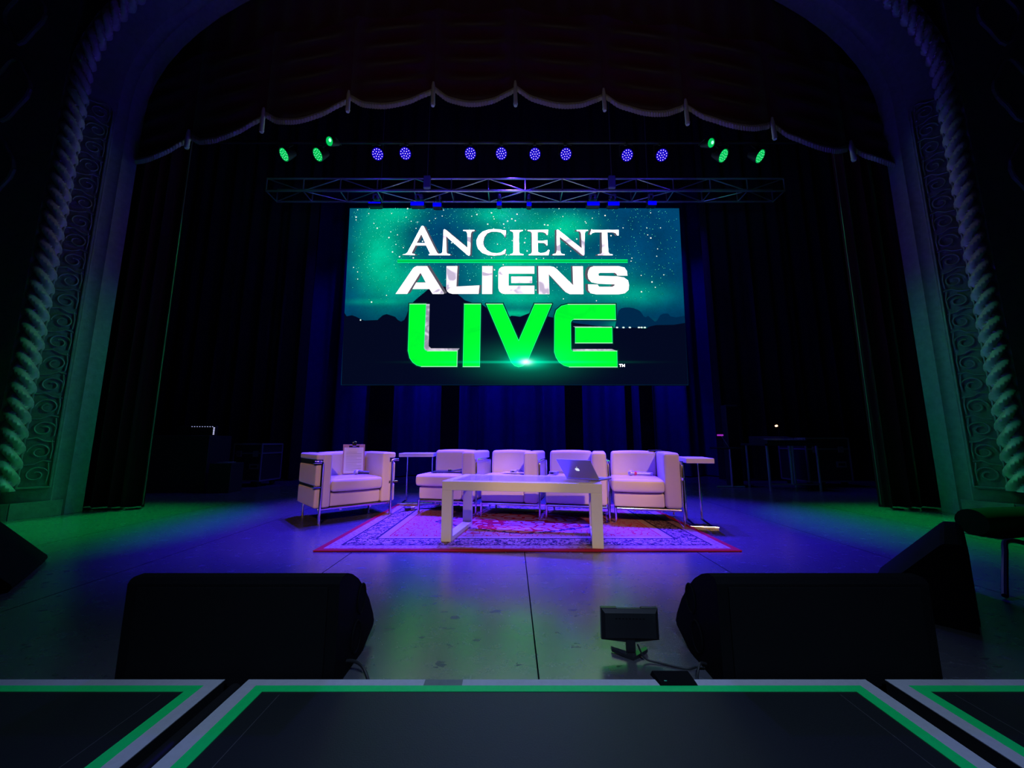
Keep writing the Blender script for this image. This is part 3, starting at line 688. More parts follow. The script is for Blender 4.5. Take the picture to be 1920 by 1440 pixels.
def par(label, px, py, kind, yaw, tilt, r=0.085, dots=19, group='lamps on the pipe', fwd=0.02):
    p = at_depth(px, py, PY - fwd)
    root = empty('par_light', label, 'stage light', (p.x, PY, PZ), group=group)
    head = MB()
    Rm = Matrix.Rotation(R(yaw), 3, 'Z') @ Matrix.Rotation(R(tilt), 3, 'X')      # lamp looks along -y when 0,0
    dz = p.z - PZ; C = Vector((0, -fwd, dz)); X = lambda v: C + Rm @ Vector(v)
    rr = [0.0, r * 0.55, r * 0.8, r * 1.08, r * 1.10]; yy = [0.19, 0.19, 0.12, 0.02, -0.012]
    V = []; F = []; n = 24
    for q, y in zip(rr, yy): V += [X((q * math.cos(2 * math.pi * k / n), y, q * math.sin(2 * math.pi * k / n))) for k in range(n)]
    for a in range(len(rr) - 1):
        for k in range(n): F.append((a * n + k, a * n + (k + 1) % n, (a + 1) * n + (k + 1) % n, (a + 1) * n + k))
    MB().mesh(V, F).build('housing', M['black_metal'], root, True)
    fm, dm = (led_blue, led_dot) if kind == 'b' else (led_green, led_gdot)
    f = MB().mesh([X((r * math.cos(2 * math.pi * k / n), -0.004, r * math.sin(2 * math.pi * k / n))) for k in range(n)] + [X((r * math.cos(2 * math.pi * k / n), 0.01, r * math.sin(2 * math.pi * k / n))) for k in range(n)],
                  [tuple(range(n)), tuple(range(n, 2 * n))] + [(k, (k + 1) % n, n + (k + 1) % n, n + k) for k in range(n)]).build('lens', fm, root)
    spots = [(0, 0)] + [(0.42 * r * math.cos(k * math.pi / 3), 0.42 * r * math.sin(k * math.pi / 3)) for k in range(6)] + [(0.80 * r * math.cos(k * math.pi / 6 + .2), 0.80 * r * math.sin(k * math.pi / 6 + .2)) for k in range(12)]
    if dots == 1: spots = [(0.02, 0.01)]
    d = MB(); dr = r * 0.0665 if dots > 1 else r * 0.42
    if kind == 'b': dr = r * 0.08
    for a, b in spots: d.mesh([X((a + dr * math.cos(k * math.pi / 4), -0.008, b + dr * math.sin(k * math.pi / 4))) for k in range(8)], [tuple(range(8))])
    d.build('led_cluster', dm, f)
    yk = MB(); up = 1 if abs(dz) > 0.12 else -1; yk.tube([X((-r * 1.25, 0.06, 0)), X((-r * 1.25, 0.06, 0.05)), (-r * 1.25, 0, -0.05), (0, 0, -0.035), (r * 1.25, 0, -0.05), X((r * 1.25, 0.06, 0.05)), X((r * 1.25, 0.06, 0))], 0.008, 6)
    yk.build('yoke', M['black_metal'], root, True)
    MB().box((0, 0, 0), (0.05, 0.07, 0.075), None, 0.01).build('clamp', M['black_metal'], root)
    return p + Vector((0, 0, 0)), (Rm @ Vector((0, -1, 0)))
ordn = ['leftmost', 'second', 'third', 'fourth', 'fifth', 'sixth', 'seventh', 'rightmost']
bl = [(708, 289), (760, 288), (882, 288), (940, 288), (1003, 289), (1061, 289), (1176, 291), (1241, 291)]
for k, (px, py) in enumerate(bl):
    lab = 'blue LED par lamp, %s of the eight blue lamps%s' % (ordn[k], '' if k in (0, 7) else ' from the left')
    yaw = (px - 965) / 300 * -18
    p, d = par(lab, px, py, 'b', yaw, 38, 0.088)
    tgt = (p.x * 0.80, 4.25 - 0.2 * (k % 2), 0.0)
    spot('blue_par_beam', p + Vector((0, -0.07, -0.09)), tgt, (0.035, 0.013, 1.0), 3300, 42, 0.8, 0.05)
for k, (px, py, yaw) in enumerate(((533, 290, 38), (596, 290, 36), (1356, 292, -38), (1425, 293, -38))):
    lab = 'green LED par lamp, %s of the green pair on the %s' % (('outer', 'inner', 'inner', 'outer')[k], 'left' if k < 2 else 'right')
    p, d = par(lab, px, py, 'g', -yaw if False else yaw * -1, 42, 0.092)
    s = -1 if k < 2 else 1
    spot('green_par_beam', p + Vector((0, -0.08, -0.09)), (s * (4.5 - 0.7 * (k in (1, 2))), 3.75, 0), (0.0, 1.0, 0.16), 1150, 31, 0.9, 0.05)
for k, (px, py) in enumerate(((618, 265), (1333, 268))):
    par('small green lamp above the %s green pair' % ('left' if k == 0 else 'right'), px, py, 'g', -22 if k == 0 else 22, 30, 0.062, 1, 'lamps on the pipe', 0.22)
# fixtures hanging under the truss, blue-lit glass facing the house
blue_glass = emit('wash_lens_blue', (0.0, 0.0, 0.95, 1), 1.0)
uf = [(703, 383, 13), (783, 383, 14), (820, 385, 9), (936, 383, 5), (992, 384, 5), (1112, 383, 13), (1150, 383, 12), (1222, 382, 9)]
for k, (px, py, hw) in enumerate(uf):
    Y = 7.0; p = at_depth(px, py, Y); w2 = hw / FPX * 7.6
    t = empty('wash_light', 'blue-glowing wash light under the truss, %s counted from the left' % ['first', 'second', 'third', 'fourth', 'fifth', 'sixth', 'seventh', 'last'][k], 'stage light', (p.x, Y, p.z), group='wash lights under the truss')
    MB().bx(-w2, w2, -0.03, 0.10, -0.055, 0.05, 0.03, 3).build('housing', M['black_metal'], t)
    if k not in (0,): MB().bx(-w2 * 0.9, w2 * 0.9, -0.045, -0.02, -0.045, 0.035, 0.012, 3).build('lens', blue_glass, t)
    else: MB().bx(-w2 * 0.9, w2 * 0.9, -0.045, -0.02, 0.0, 0.025, 0.008, 3).build('lens', blue_glass, t)
    MB().tube([(-w2 * 0.7, 0.03, 0.04), (-w2 * 0.7, 0.03, 0.14), (w2 * 0.7, 0.03, 0.14), (w2 * 0.7, 0.03, 0.04)], 0.008, 6).build('yoke', M['black_metal'], t, True)
    MB().bx(-0.03, 0.03, 0.0, 0.06, 0.12, TZ0 - p.z + 0.02, 0.01).build('clamp', M['black_metal'], t)
    MB().cushion(-w2 * 0.5, w2 * 0.6, 0.0, 0.12, 0.13, 0.25, 0.03, 0.0, 3).build('motor_housing', M['hoist'], t, True)
# added spots that light the truss, blue along it and green at the ends
for x in (-3.0, -1.5, 0.1, 1.7, 3.1):
    spot('truss_fill', (x, PY + 0.1, PZ - 0.5), (x, TY0 + 0.2, TZ0 + 0.12), (0.05, 0.015, 1.0), 15, 150, 1.0, 0.12)
for s in (-1, 1): spot('truss_fill_green', (s * 3.7, PY + 0.1, PZ - 0.5), (s * 4.4, TY0, TZ0 + 0.1), (0.05, 1.0, 0.3), 5, 70, 1.0, 0.05)

# ================================================================== RUG
RX, RYc = 0.11, 2.86 + RUG_D / 2
m = MB().bx(-RUG_W / 2, RUG_W / 2, -RUG_D / 2, RUG_D / 2, 0.001, 0.012, 0.003, 1)
rug = m.build('area_rug', M['rug'], None, False, (RX, RYc, 0)); tag(rug, 'patterned red and cream oriental rug under the white furniture', 'rug')
RUGZ = 0.012

# ================================================================== CHAIRS
def lc_chair(label, loc, rz, W, left_arm, right_arm, SD=0.62, strapped=False, group=None, zf=RUGZ, stub=True):
    """front faces -y; x runs across; origin at the front-left foot"""
    t = empty('lounge_chair', label, 'armchair', (loc[0], loc[1], zf), rz, group)
    AW = 0.145; x0 = AW if left_arm else 0.0; x1 = W - AW if right_arm else W; zb = 0.145; HT = 0.655
    # base cushion, seat cushion, back cushion
    MB().cushion(x0 + 0.002, x1 - 0.002, 0.03, SD - 0.02, zb, 0.275, 0.02, 0.003).build('seat_base', M['leather'], t, True)
    MB().cushion(x0 - (0.0 if left_arm else 0.02) + 0.004, x1 - 0.006, -0.025, SD - 0.14, 0.288, 0.405, 0.028, 0.010).build('seat_cushion', M['leather'], t, True)
    MB().cushion(x0 + 0.003, x1 - 0.003, SD - 0.15, SD - 0.01, 0.28, HT, 0.035, 0.010).build('back_cushion', M['leather'], t, True)
    for on, a, b, s in ((left_arm, 0.0, AW, -1), (right_arm, W - AW, W, 1)):
        if not on: continue
        if strapped:
            m = MB()
            mid = a + 0.062 if s < 0 else b - 0.062; oa, ob = (a, mid + 0.02) if s < 0 else (mid - 0.02, b); ia, ib = (mid, b) if s < 0 else (a, mid)
            for z0, z1 in ((zb, 0.330), (0.350, 0.553), (0.595, HT)): m.cushion(oa, ob, 0.0, SD, z0, z1, 0.018, 0.002, 6)
            m.cushion(ia, ib, -0.002, SD, zb, HT, 0.018, 0.002, 6)
            ar = m.build('armrest', M['leather'], t, True)
            m = MB()
            for z0, z1 in ((0.320, 0.360), (0.543, 0.605)): m.bx(oa + 0.006, ob - 0.006, 0.010, SD - 0.012, z0, z1, 0.004)
            m.build('strap', M['strap'], ar)
        else:
            MB().cushion(a, b, 0.0, SD, zb, HT, 0.03, 0.003, 8).build('armrest', M['leather'], t, True)
        # chrome frame of that side
        xo = (a - 0.016 if s < 0 else b + 0.016)
        if strapped:
            xf = a + 0.05 if s < 0 else b - 0.05
            MB().tube([(xf, -0.02, 0.0), (xf, -0.02, 0.56), (xf, -0.02, 0.572)] + [(xf + (xo - xf) * q, -0.02, 0.575) for q in (0.15, 0.6, 1.0)] + [(xo, 0.0, 0.575), (xo, 0.03, 0.575)], 0.013, 10).build('leg', M['chrome'], t, True)
            MB().tube([(xf, -0.022, 0.345), (xo, -0.022, 0.345), (xo, 0.02, 0.345)], 0.010, 8).build('frame_bar', M['chrome'], t, True)
            MB().tube([(xf, -0.02, -0.0), (xf, -0.02, 0.022)], 0.017, 10).build('foot', M['chrome'], t, True)
        else:
            top = [(xo, 0.02, 0.0), (xo, 0.02, 0.535), (xo, 0.03, 0.555), (xo, 0.05, 0.565), (xo, SD - 0.08, 0.565), (xo, SD - 0.05, 0.555), (xo, SD - 0.04, 0.535), (xo, SD - 0.04, 0.0)]
            MB().tube(top, 0.0115, 10).build('side_frame', M['chrome'], t, True)
            MB().tube([(xo, 0.02, 0.55), (xo, 0.015, 0.575)], 0.017, 10).build('frame_knob', M['chrome'], t, True)
            MB().tube([(xo, 0.02, 0.405), (xo, 0.015, 0.43)], 0.016, 10).build('frame_knob', M['chrome'], t, True)
    # under frame
    xa, xb = (0.05, W - 0.05) if strapped else (0.012, W - 0.012)
    MB().bx(xa - 0.01, xb + 0.01, 0.01, 0.03, 0.118, 0.14, 0.006).build('base_rail', M['chrome'], t)
    m = MB(); m.bx(xa, xb, 0.03, SD - 0.04, 0.132, 0.144); m.build('base_panel', M['black_plastic'], t)
    for q in (0.3, 0.72): MB().box((xa + (xb - xa) * q, 0.035, 0.112), (0.022, 0.012, 0.022), None, 0.004).build('glide', M['chrome'], t)
    if not left_arm: MB().tube([(0.014, 0.012, 0.0), (0.014, 0.012, 0.14)], 0.013, 10).build('leg', M['chrome'], t, True)
    for x in ((0.05, W - 0.05) if strapped else (0.03,)): MB().tube([(x, SD - 0.05, 0.0), (x, SD - 0.05, 0.14)], 0.013, 10).build('leg', M['chrome'], t, True)
    return t
f1, f2 = at_floor(597, 984), at_floor(731, 966)
yaw1 = math.atan2(f2.y - f1.y, f2.x - f1.x); W1 = (f2 - f1).length + 0.10
ux = Vector((math.cos(yaw1), math.sin(yaw1), 0)); uy = Vector((-ux.y, ux.x, 0)); o1 = f1 - ux * 0.05 + uy * 0.02
chair1 = lc_chair('white leather armchair with two arms and black side straps, holding the clipboard, off the rug', o1, yaw1, W1, True, True, 0.60, True, None, 0.0)
CH = []
feet = [(781, 964.5, 894, 969), (899, 971, 1015, 975), (1022, 976, 1147, 982), (1153, 983, 1291, 991)]
labs = ['leftmost white one-armed lounge chair of the row, with a black folder on it', 'second white one-armed lounge chair of the row, with papers and a transmitter',
        'third white one-armed lounge chair of the row, directly behind the open laptop', 'rightmost white one-armed lounge chair, holding a red-banded microphone']
YR = R(-12.5)
for k, (xa, ya, xb, yb) in enumerate(feet):
    a, b = at_floor(xa, ya), at_floor(xb, yb); W = (b - a).length
    yw = math.atan2(b.y - a.y, b.x - a.x)
    CH.append((lc_chair(labs[k], (a.x, a.y), YR, max(0.58, W) - 0.03, False, True, 0.60, False, 'white one-armed lounge chairs in a row'), max(0.58, W) - 0.03))
    print('chair', k, tuple(round(v, 3) for v in a), round(W, 3), round(math.degrees(yw), 1))
print('chair1', tuple(o1), math.degrees(yaw1), W1)
def chair_pt(k, x, y, z):
    c = CH[k][0]; return Vector((c.location.x + x * math.cos(YR) - y * math.sin(YR), c.location.y + x * math.sin(YR) + y * math.cos(YR), z + RUGZ))
def c1_pt(x, y, z): return o1 + ux * x + uy * y + Vector((0, 0, z))

# ------------------------------------------------------------------ side tables
def side_table(label, loc, rz, w, d, h, group):
    t = empty('side_table', label, 'table', loc, rz, group)
    MB().bx(-w / 2, w / 2, -d / 2, d / 2, h - 0.045, h, 0.004).build('table_top', M['white_lam'], t)
    for sx in (-1, 1):
        MB().tube([(sx * (w / 2 - 0.05), d / 2 - 0.04, h - 0.045), (sx * (w / 2 - 0.05), d / 2 - 0.04, 0.02)], 0.011, 10).build('leg', M['chrome'], t, True)
    for sx in (-1, 1):
        MB().tube([(sx * (w / 2 - 0.05), d / 2 - 0.04, h - 0.05), (sx * (w / 2 - 0.05), d / 2 - 0.08, h - 0.05)], 0.010, 8).build('bracket', M['chrome'], t, True)
    MB().bx(-w / 2, w / 2, -d / 2, -d / 2 + 0.035, 0.0, 0.024, 0.004).build('base_bar', M['chrome'], t)
    for sx in (-1, 1): MB().bx(sx * (w / 2 - 0.05) - 0.015, sx * (w / 2 - 0.05) + 0.015, -d / 2 + 0.03, d / 2 - 0.02, 0.0, 0.02, 0.004).build('base_bar', M['chrome'], t)
    return t
sp3 = chair_pt(3, CH[3][1] + 0.165, 0.17, 0); sp3.z = 0
side_table('white-topped chrome side table right of the rightmost lounge chair', sp3, YR, 0.24, 0.42, 0.62, 'chrome side tables')
side_table('white-topped chrome side table between the two-armed chair and the row', (-1.19, 4.97, 0.012), R(4), 0.42, 0.34, 0.615, 'chrome side tables')

# ------------------------------------------------------------------ coffee table
ta, tb = at_floor(836, 1016, RUGZ), at_floor(1121, 1029, RUGZ)
yawT = math.atan2(tb.y - ta.y, tb.x - ta.x); LT = (tb - ta).length + 0.085; DT = 0.62; HT = 0.455
tux = Vector((math.cos(yawT), math.sin(yawT), 0)); tuy = Vector((-tux.y, tux.x, 0)); to = ta - tux * 0.0425
ct = empty('coffee_table', 'long white metal coffee table with a glass top, holding the laptop', 'table', (to.x, to.y, RUGZ), yawT)
B = 0.082; TH = 0.07
MB().bx(0, LT, 0, B * 0.8, HT - TH, HT, 0.003).build('frame_rail', M['white_paint'], ct)
MB().bx(0, LT, DT - B * 0.8, DT, HT - TH, HT, 0.003).build('frame_rail', M['white_paint'], ct)
for x in (0, LT - B):
    MB().bx(x, x + B, B * 0.8, DT - B * 0.8, HT - TH, HT, 0.003).build('frame_rail', M['white_paint'], ct)
    for y0, y1 in ((0, 0.045), (DT - 0.045, DT)): MB().bx(x, x + B, y0, y1, 0.0, HT - TH, 0.003).build('leg', M['white_paint'], ct)
    MB().bx(x, x + B, 0.045, DT - 0.045, 0.0, 0.035, 0.003).build('floor_rail', M['white_paint'], ct)
MB().bx(B - 0.01, LT - B + 0.01, B * 0.8 - 0.01, DT - B * 0.8 + 0.01, HT - 0.004, HT + 0.004, 0.001).build('glass_top', M['glass'], ct)
TT = HT + RUGZ + 0.0045

# ------------------------------------------------------------------ laptop
lp = empty('laptop', 'open silver laptop with a glowing fruit emblem on its lid, on the coffee table', 'laptop', (0.56, 3.13, TT), R(-40))
MB().bx(-0.15, 0.15, 0.0, 0.21, 0.0, 0.012, 0.004, 3).build('keyboard_base', M['silver'], lp)
ph = R(44); RmL = Matrix.Rotation(ph, 3, 'X')       # lid leans back toward the camera (away from the keyboard)
lid = MB(); lid.box(Vector((0, 0, 0.012)) + RmL @ Vector((0, 0, 0.105)), (0.30, 0.006, 0.21), RmL, 0.0028, 2); lid = lid.build('lid', M['silver'], lp)
def LP(x, z, o=-0.0036): return Vector((0, 0, 0.012)) + RmL @ Vector((x, o, z))
body = []
for a in range(0, 360, 12):
    q = R(a); r = 0.0185 * (1 + 0.06 * math.cos(2 * q)) - 0.003 * math.exp(-((a - 90) / 16) ** 2) - 0.002 * math.exp(-((a - 270) / 16) ** 2)
    x, z = r * math.cos(q), r * math.sin(q)
    dx, dz = x - 0.0235, z - 0.003
    dd = math.hypot(dx, dz)
    if dd < 0.0095: x, z = 0.0235 + dx / dd * 0.0095, 0.003 + dz / dd * 0.0095
    body.append((x, z))
m = MB(); bp = [LP(x, 0.105 + z) for x, z in body]; tri = tessellate_polygon([[Vector((x, z, 0)) for x, z in body]]); m.mesh(bp, tri)
leaf = [(0.001, 0.0205), (0.0015, 0.026), (0.005, 0.030), (0.009, 0.031), (0.008, 0.0255), (0.0045, 0.0215)]
m.mesh([LP(x, 0.105 + z) for x, z in leaf], [tuple(range(6))]); m.build('emblem', emit('emblem_glow', (0.75, 0.8, 1.0, 1), 0.95), lid)
MB().box(Vector((0, 0, 0.012)) + RmL @ Vector((0, 0.0035, 0.108)), (0.28, 0.001, 0.185), RmL).build('display', M['black_plastic'], lid)
MB().bx(-0.13, 0.13, 0.03, 0.12, 0.0115, 0.0135, 0.0005).build('keyboard', M['black_plastic'], lp)

# ------------------------------------------------------------------ things on the chairs
bk = c1_pt(W1 / 2 + 0.09, 0.385, 0.418)
cb = empty('clipboard', 'brown clipboard with a printed sheet, leaning on the back of the two-armed chair', 'clipboard', bk, 0, None, (R(-9), 0, yaw1 - R(12)))
MB().bx(-0.115, 0.115, -0.002, 0.002, 0.0, 0.325, 0.0015).build('board', M['clipboard'], cb)
pp = MB().bx(-0.103, 0.100, -0.0035, -0.0025, 0.008, 0.290).build('paper_sheet', M['paper'], cb)
m = MB()
for i in range(13):
    z = 0.235 - i * 0.0165; L = 0.16 if i % 4 else 0.11; m.bx(-0.08, -0.08 + L, -0.0042, -0.0037, z, z + 0.003)
m.build('printed_lines', M['ink'], pp)
cl = MB().bx(-0.055, 0.055, -0.012, -0.002, 0.285, 0.312, 0.004); cl.bx(-0.022, 0.022, -0.02, -0.004, 0.300, 0.338, 0.006); cl = cl.build('clip', M['chrome'], cb)
MB().tube([(-0.018, -0.016, 0.338), (-0.018, -0.016, 0.348), (0, -0.016, 0.354), (0.018, -0.016, 0.348), (0.018, -0.016, 0.338)], 0.004, 6).build('clip_loop', M['chrome'], cl)

def mic(label, loc, rz, length=0.24, band=True, tilt=0.0, group=None):
    t = empty('wireless_microphone', label, 'microphone', loc, 0, group, (0, tilt, rz))
    V = []; hd = MB().tube([(0, 0, 0.026), (0.012, 0, 0.026), (0.03, 0, 0.026), (0.048, 0, 0.026)], 0.02, 14, radii=[0.012, 0.024, 0.026, 0.022]); hd.build('grille_head', M['silver'], t, True)
    b = MB().tube([(0.048, 0, 0.026), (0.08, 0, 0.024), (length, 0, 0.019)], 0.018, 14, radii=[0.022, 0.019, 0.015]); b = b.build('body', M['black_plastic'] if not band else M['silver'], t, True)
    if band: MB().tube([(0.060, 0, 0.0253), (0.085, 0, 0.0238)], 0.022, 14, radii=[0.0222, 0.0200]).build('colour_band', M['red_band'], b, True)
    return t
pm = chair_pt(3, 0.16, 0.30, 0.413); mic('silver handheld microphone with a red band on the rightmost chair seat', pm, YR + R(4), 0.24)
pm = c1_pt(W1 - 0.33, 0.32, 0.412); mic('short dark handheld microphone lying beside the clipboard', pm, yaw1 - R(30), 0.16, False)
# black folder with a microphone on it
fo = chair_pt(0, 0.27, 0.26, 0.4185)
f = empty('folder', 'black document folder lying open on the leftmost chair of the row', 'folder', fo, YR + R(8))
MB().bx(-0.19, 0.0, -0.12, 0.12, 0.0, 0.010, 0.003).build('cover', M['black_plastic'], f)
m = MB(); m.box((0.10, 0, 0.024), (0.20, 0.24, 0.008), Matrix.Rotation(R(-10), 3, 'Y'), 0.003); m.build('cover', M['black_plastic'], f)
MB().bx(-0.02, 0.03, -0.05, 0.0, 0.012, 0.03, 0.006).build('silver_clip', M['chrome'], f)
# body pack on papers
pk = chair_pt(1, 0.30, 0.26, 0.4185)
sh = empty('paper_stack', 'loose sheets of paper on the second chair of the row', 'paper', pk, YR)
m = MB(); m.box((0.08, 0.02, 0.003), (0.2, 0.14, 0.003), Matrix.Rotation(R(12), 3, 'Z')); m.build('sheet', M['paper'], sh)
m = MB(); m.box((-0.03, 0.0, 0.007), (0.18, 0.13, 0.003), Matrix.Rotation(R(-14), 3, 'Z')); m.build('sheet', M['paper'], sh)
def pack(label, loc, rz, s=1.0):
    t = empty('microphone_pack', label, 'transmitter', loc, rz)
    b = MB().bx(-0.035 * s, 0.035 * s, -0.03 * s, 0.03 * s, 0.0, 0.026 * s, 0.006).build('body', M['silver'], t)
    MB().bx(-0.02 * s, 0.01 * s, -0.032 * s, -0.028 * s, 0.006, 0.018 * s, 0.002).build('window', M['black_plastic'], b)
    MB().tube([(0.03 * s, 0, 0.02 * s), (0.07 * s, 0.02, 0.022 * s), (0.11 * s, -0.01, 0.012)], 0.003, 6).build('lead', M['cable'], t)
    return t
pack('small silver microphone transmitter on the papers of the second chair', pk + Vector((0, 0, 0.0095)), YR + R(10))
pack('small transmitter pack on the third chair, left of the laptop', chair_pt(2, 0.07, 0.22, 0.4175), YR - R(20), 1.2)
pack('upright transmitter pack on the third chair, right of the laptop lid', chair_pt(2, 0.40, 0.34, 0.4175), YR + R(75), 1.3)
ph_ = MB().bx(-0.07, 0.07, -0.035, 0.035, 0.0, 0.009, 0.003).build('mobile_phone', M['black_plastic']); ph_.location = chair_pt(3, CH[3][1] - 0.15, 0.50, 0.660); ph_.rotation_euler = (0, 0, YR)
tag(ph_, 'flat dark phone lying on top of the rightmost chair', 'phone')
# connector and cables on the floor beside the rug
cn = empty('cable_connector', 'black and chrome cable connector on the rug edge behind the two-armed chair', 'connector', (-1.13, 4.42, 0.014), R(35))
MB().tube([(-0.06, 0, 0.022), (0.0, 0, 0.022)], 0.018, 12).build('plug_body', M['black_plastic'], cn, True)
MB().tube([(0.0, 0, 0.022), (0.05, 0, 0.022)], 0.021, 12).build('metal_sleeve', M['chrome'], cn, True)

# ================================================================== STAGE MONITORS
def wedge(label, x0, x1, yn, dep, hgt, loc, rz, group=None, cat='monitor speaker', handles=(1,), straight=False):
    t = empty('stage_monitor', label, cat, loc, rz, group)
    k, h = dep / 0.36, hgt / 0.335
    prof = [(0, 0), (0, .318), (.008, .330), (.02, .335), (.055, .335), (.10, .318), (.16, .283), (.225, .228), (.285, .165), (.335, .095), (.352, .060), (.345, .045), (.235, 0)]
    if straight: prof = [(0, 0), (0, .318), (.008, .330), (.02, .335), (.06, .332), (.075, .322), (.345, .035), (.35, .02), (.34, 0)]
    prof = [(y * k, z * h) for y, z in prof]
    MB().prism(prof, x0 + 0.02, x1 - 0.02).build('cabinet', M['black_cab'], t)
    e = [(0.006 + (y - 0.006) * 1.0, z) for y, z in prof]
    for xa, xb in ((x0, x0 + 0.02), (x1 - 0.02, x1)):
        MB().prism(e, xa, xb).build('end_panel', M['black_cab'], t)
    # front grille on the slope facing upstage, and on the flat side facing the house
    MB().bx(x0 + 0.035, x1 - 0.035, -0.006, 0.0, 0.02 * h, 0.31 * h, 0.002).build('grille', M['grille'], t)
    for s in handles:
        x = x1 if s > 0 else x0
        for cy, cz, ry, rz_ in ((0.20 * k, 0.20 * h, 0.035, 0.05), (0.165 * k, 0.085 * h, 0.038, 0.052)):
            ring = MB(); ring.tube([(x + s * 0.001, cy + ry * math.cos(a), cz + rz_ * h * math.sin(a)) for a in [2 * math.pi * q / 24 for q in range(25)]], 0.004, 6, cap=False)
            hr = ring.build('handle_recess', M['black_cab'], t, True)
            V = [(x + s * 0.0015, cy + ry * math.cos(2 * math.pi * q / 24), cz + rz_ * h * math.sin(2 * math.pi * q / 24)) for q in range(24)]
            MB().mesh(V, [tuple(range(24))]).build('recess_cup', M['grille'], hr)
    return t
wedge('large black floor monitor at the left front of the stage', 0, 0.69, 0, 0.36, 0.335, (-1.25, 1.33, 0), 0, 'front floor monitors', handles=(1,))
wedge('large black floor monitor at the right front of the stage, beside the small display', 0, 0.69, 0, 0.36, 0.335, (0.665, 1.33, 0), 0, 'front floor monitors', handles=(-1,))
# side fill wedges: slope faces centre stage
wedge('black side monitor on the right, behind the front monitor, sloping toward centre stage', 0, 0.69, 0, 0.36, 0.345, (1.90, 1.69, 0), R(42), 'side monitors', handles=(), straight=True)
wedge('black side monitor cut off by the left edge of the picture', 0, 0.69, 0, 0.36, 0.345, (-3.32, 2.44, 0), R(-50), 'side monitors', handles=(), straight=True)

def cable(name, label, pts, r=0.005, cat='cable', group=None):
    P = [Vector(p) for p in pts]; out = []
    for i in range(len(P) - 1):
        p0, p1, p2, p3 = P[max(i - 1, 0)], P[i], P[i + 1], P[min(i + 2, len(P) - 1)]
        for q in range(8):
            t = q / 8; out.append(0.5 * ((2 * p1) + (p2 - p0) * t + (2 * p0 - 5 * p1 + 4 * p2 - p3) * t * t + (3 * p1 - p0 - 3 * p2 + p3) * t ** 3))
    out.append(P[-1]); o = MB().tube(out, r, 8).build(name, M['cable'], None, True); return tag(o, label, cat, group)
cable('speaker_cable', 'black cable looping from the end of the left floor monitor', [(-0.60, 1.42, 0.03), (-0.55, 1.42, 0.045), (-0.50, 1.40, 0.040), (-0.465, 1.37, 0.010), (-0.46, 1.335, 0.0055)])
cable('speaker_cable', 'short pale-ended cable at the foot of the right floor monitor', [(0.66, 1.43, 0.03), (0.635, 1.42, 0.035), (0.61, 1.39, 0.010), (0.60, 1.345, 0.0055)], 0.004)
cable('display_cable', 'thin black cable curving from the small display to the right monitor', [(0.455, 1.515, 0.05), (0.475, 1.50, 0.012), (0.52, 1.485, 0.004), (0.60, 1.45, 0.004), (0.645, 1.46, 0.004), (0.70, 1.44, 0.004 + 0.0), (0.74, 1.36, 0.004)][:6], 0.0032)
cable('speaker_cable', 'black cable looping out behind the right side monitor', [(2.46, 2.05, 0.014), (2.56, 2.12, 0.08), (2.68, 2.2, 0.17), (2.82, 2.3, 0.21), (2.98, 2.35, 0.19), (3.2, 2.4, 0.10), (3.3, 2.4, 0.014)], 0.013)
cr = MB(); A, B_ = Vector((3.86, 3.36, 0.105)), Vector((4.90, 3.58, 0.105)); cr.tube([A, A.lerp(B_, .25) + Vector((0, 0.02, 0)), A.lerp(B_, .6) - Vector((0, 0.02, 0)), B_], 0.105, 18)
cr = cr.build('rolled_cloth', M['grille'], None, True); tag(cr, 'roll of black cloth lying on the floor at the foot of the right arch', 'cloth roll')
cable('instrument_cable', 'dark cable lying across the rug edge between the chairs', [(-1.30, 4.2, 0.006), (-1.18, 4.36, 0.018), (-1.02, 4.52, 0.018), (-0.85, 4.58, 0.018), (-0.62, 4.72, 0.018)], 0.005)

# small display seen from behind
mn = empty('small_display', 'small black flat display turned away, standing on the stage by the right monitor', 'display', (0.436, 1.54, 0), R(-1.5))
hd = MB(); tl = Matrix.Rotation(R(8), 3, 'X')
prof = [(-0.106, 0.056), (-0.105, 0.164), (-0.046, 0.164), (-0.042, 0.160), (0.042, 0.160), (0.046, 0.164), (0.105, 0.164), (0.106, 0.056), (0.02, 0.047), (-0.02, 0.047)]
V = [(x, 0.012, z) for x, z in prof] + [(x, -0.004, z) for x, z in prof]; n = len(prof)
pn = MB().mesh(V, [tuple(range(n)), tuple(range(n, 2 * n))] + [(i, (i + 1) % n, n + (i + 1) % n, n + i) for i in range(n)]).build('panel', M['black_plastic'], mn)
m = MB(); m.mesh([(-0.103, -0.004, 0.162), (0.103, -0.004, 0.162), (0.092, -0.016, 0.150), (-0.092, -0.016, 0.150), (-0.103, -0.004, 0.058), (0.103, -0.004, 0.058), (0.092, -0.016, 0.066), (-0.092, -0.016, 0.066)],
                 [(0, 1, 2, 3), (3, 2, 6, 7), (7, 6, 5, 4), (0, 3, 7, 4), (1, 5, 6, 2)]); m.build('rear_cover', M['black_plastic'], pn)
m = MB()
for i in range(9): m.bx(-0.055 + i * 0.0125, -0.048 + i * 0.0125, -0.0168, -0.0158, 0.130, 0.133)
m.build('vent_slots', M['grille'], pn)
MB().bx(-0.016, 0.018, -0.006, 0.008, 0.012, 0.07, 0.003).build('neck', M['black_plastic'], mn)
for s in (-1, 1):
    m = MB(); V = [(0, -0.035, 0.0), (0, 0.0, 0.0), (s * 0.066, 0.03, 0.006), (s * 0.066, 0.012, 0.006)]
    V2 = [(x, y, z + 0.011) for x, y, z in V]; m.mesh(V + V2, [(0, 1, 2, 3), (4, 5, 6, 7), (0, 1, 5, 4), (1, 2, 6, 5), (2, 3, 7, 6), (3, 0, 4, 7)]); m.build('foot', M['gloss'], mn)

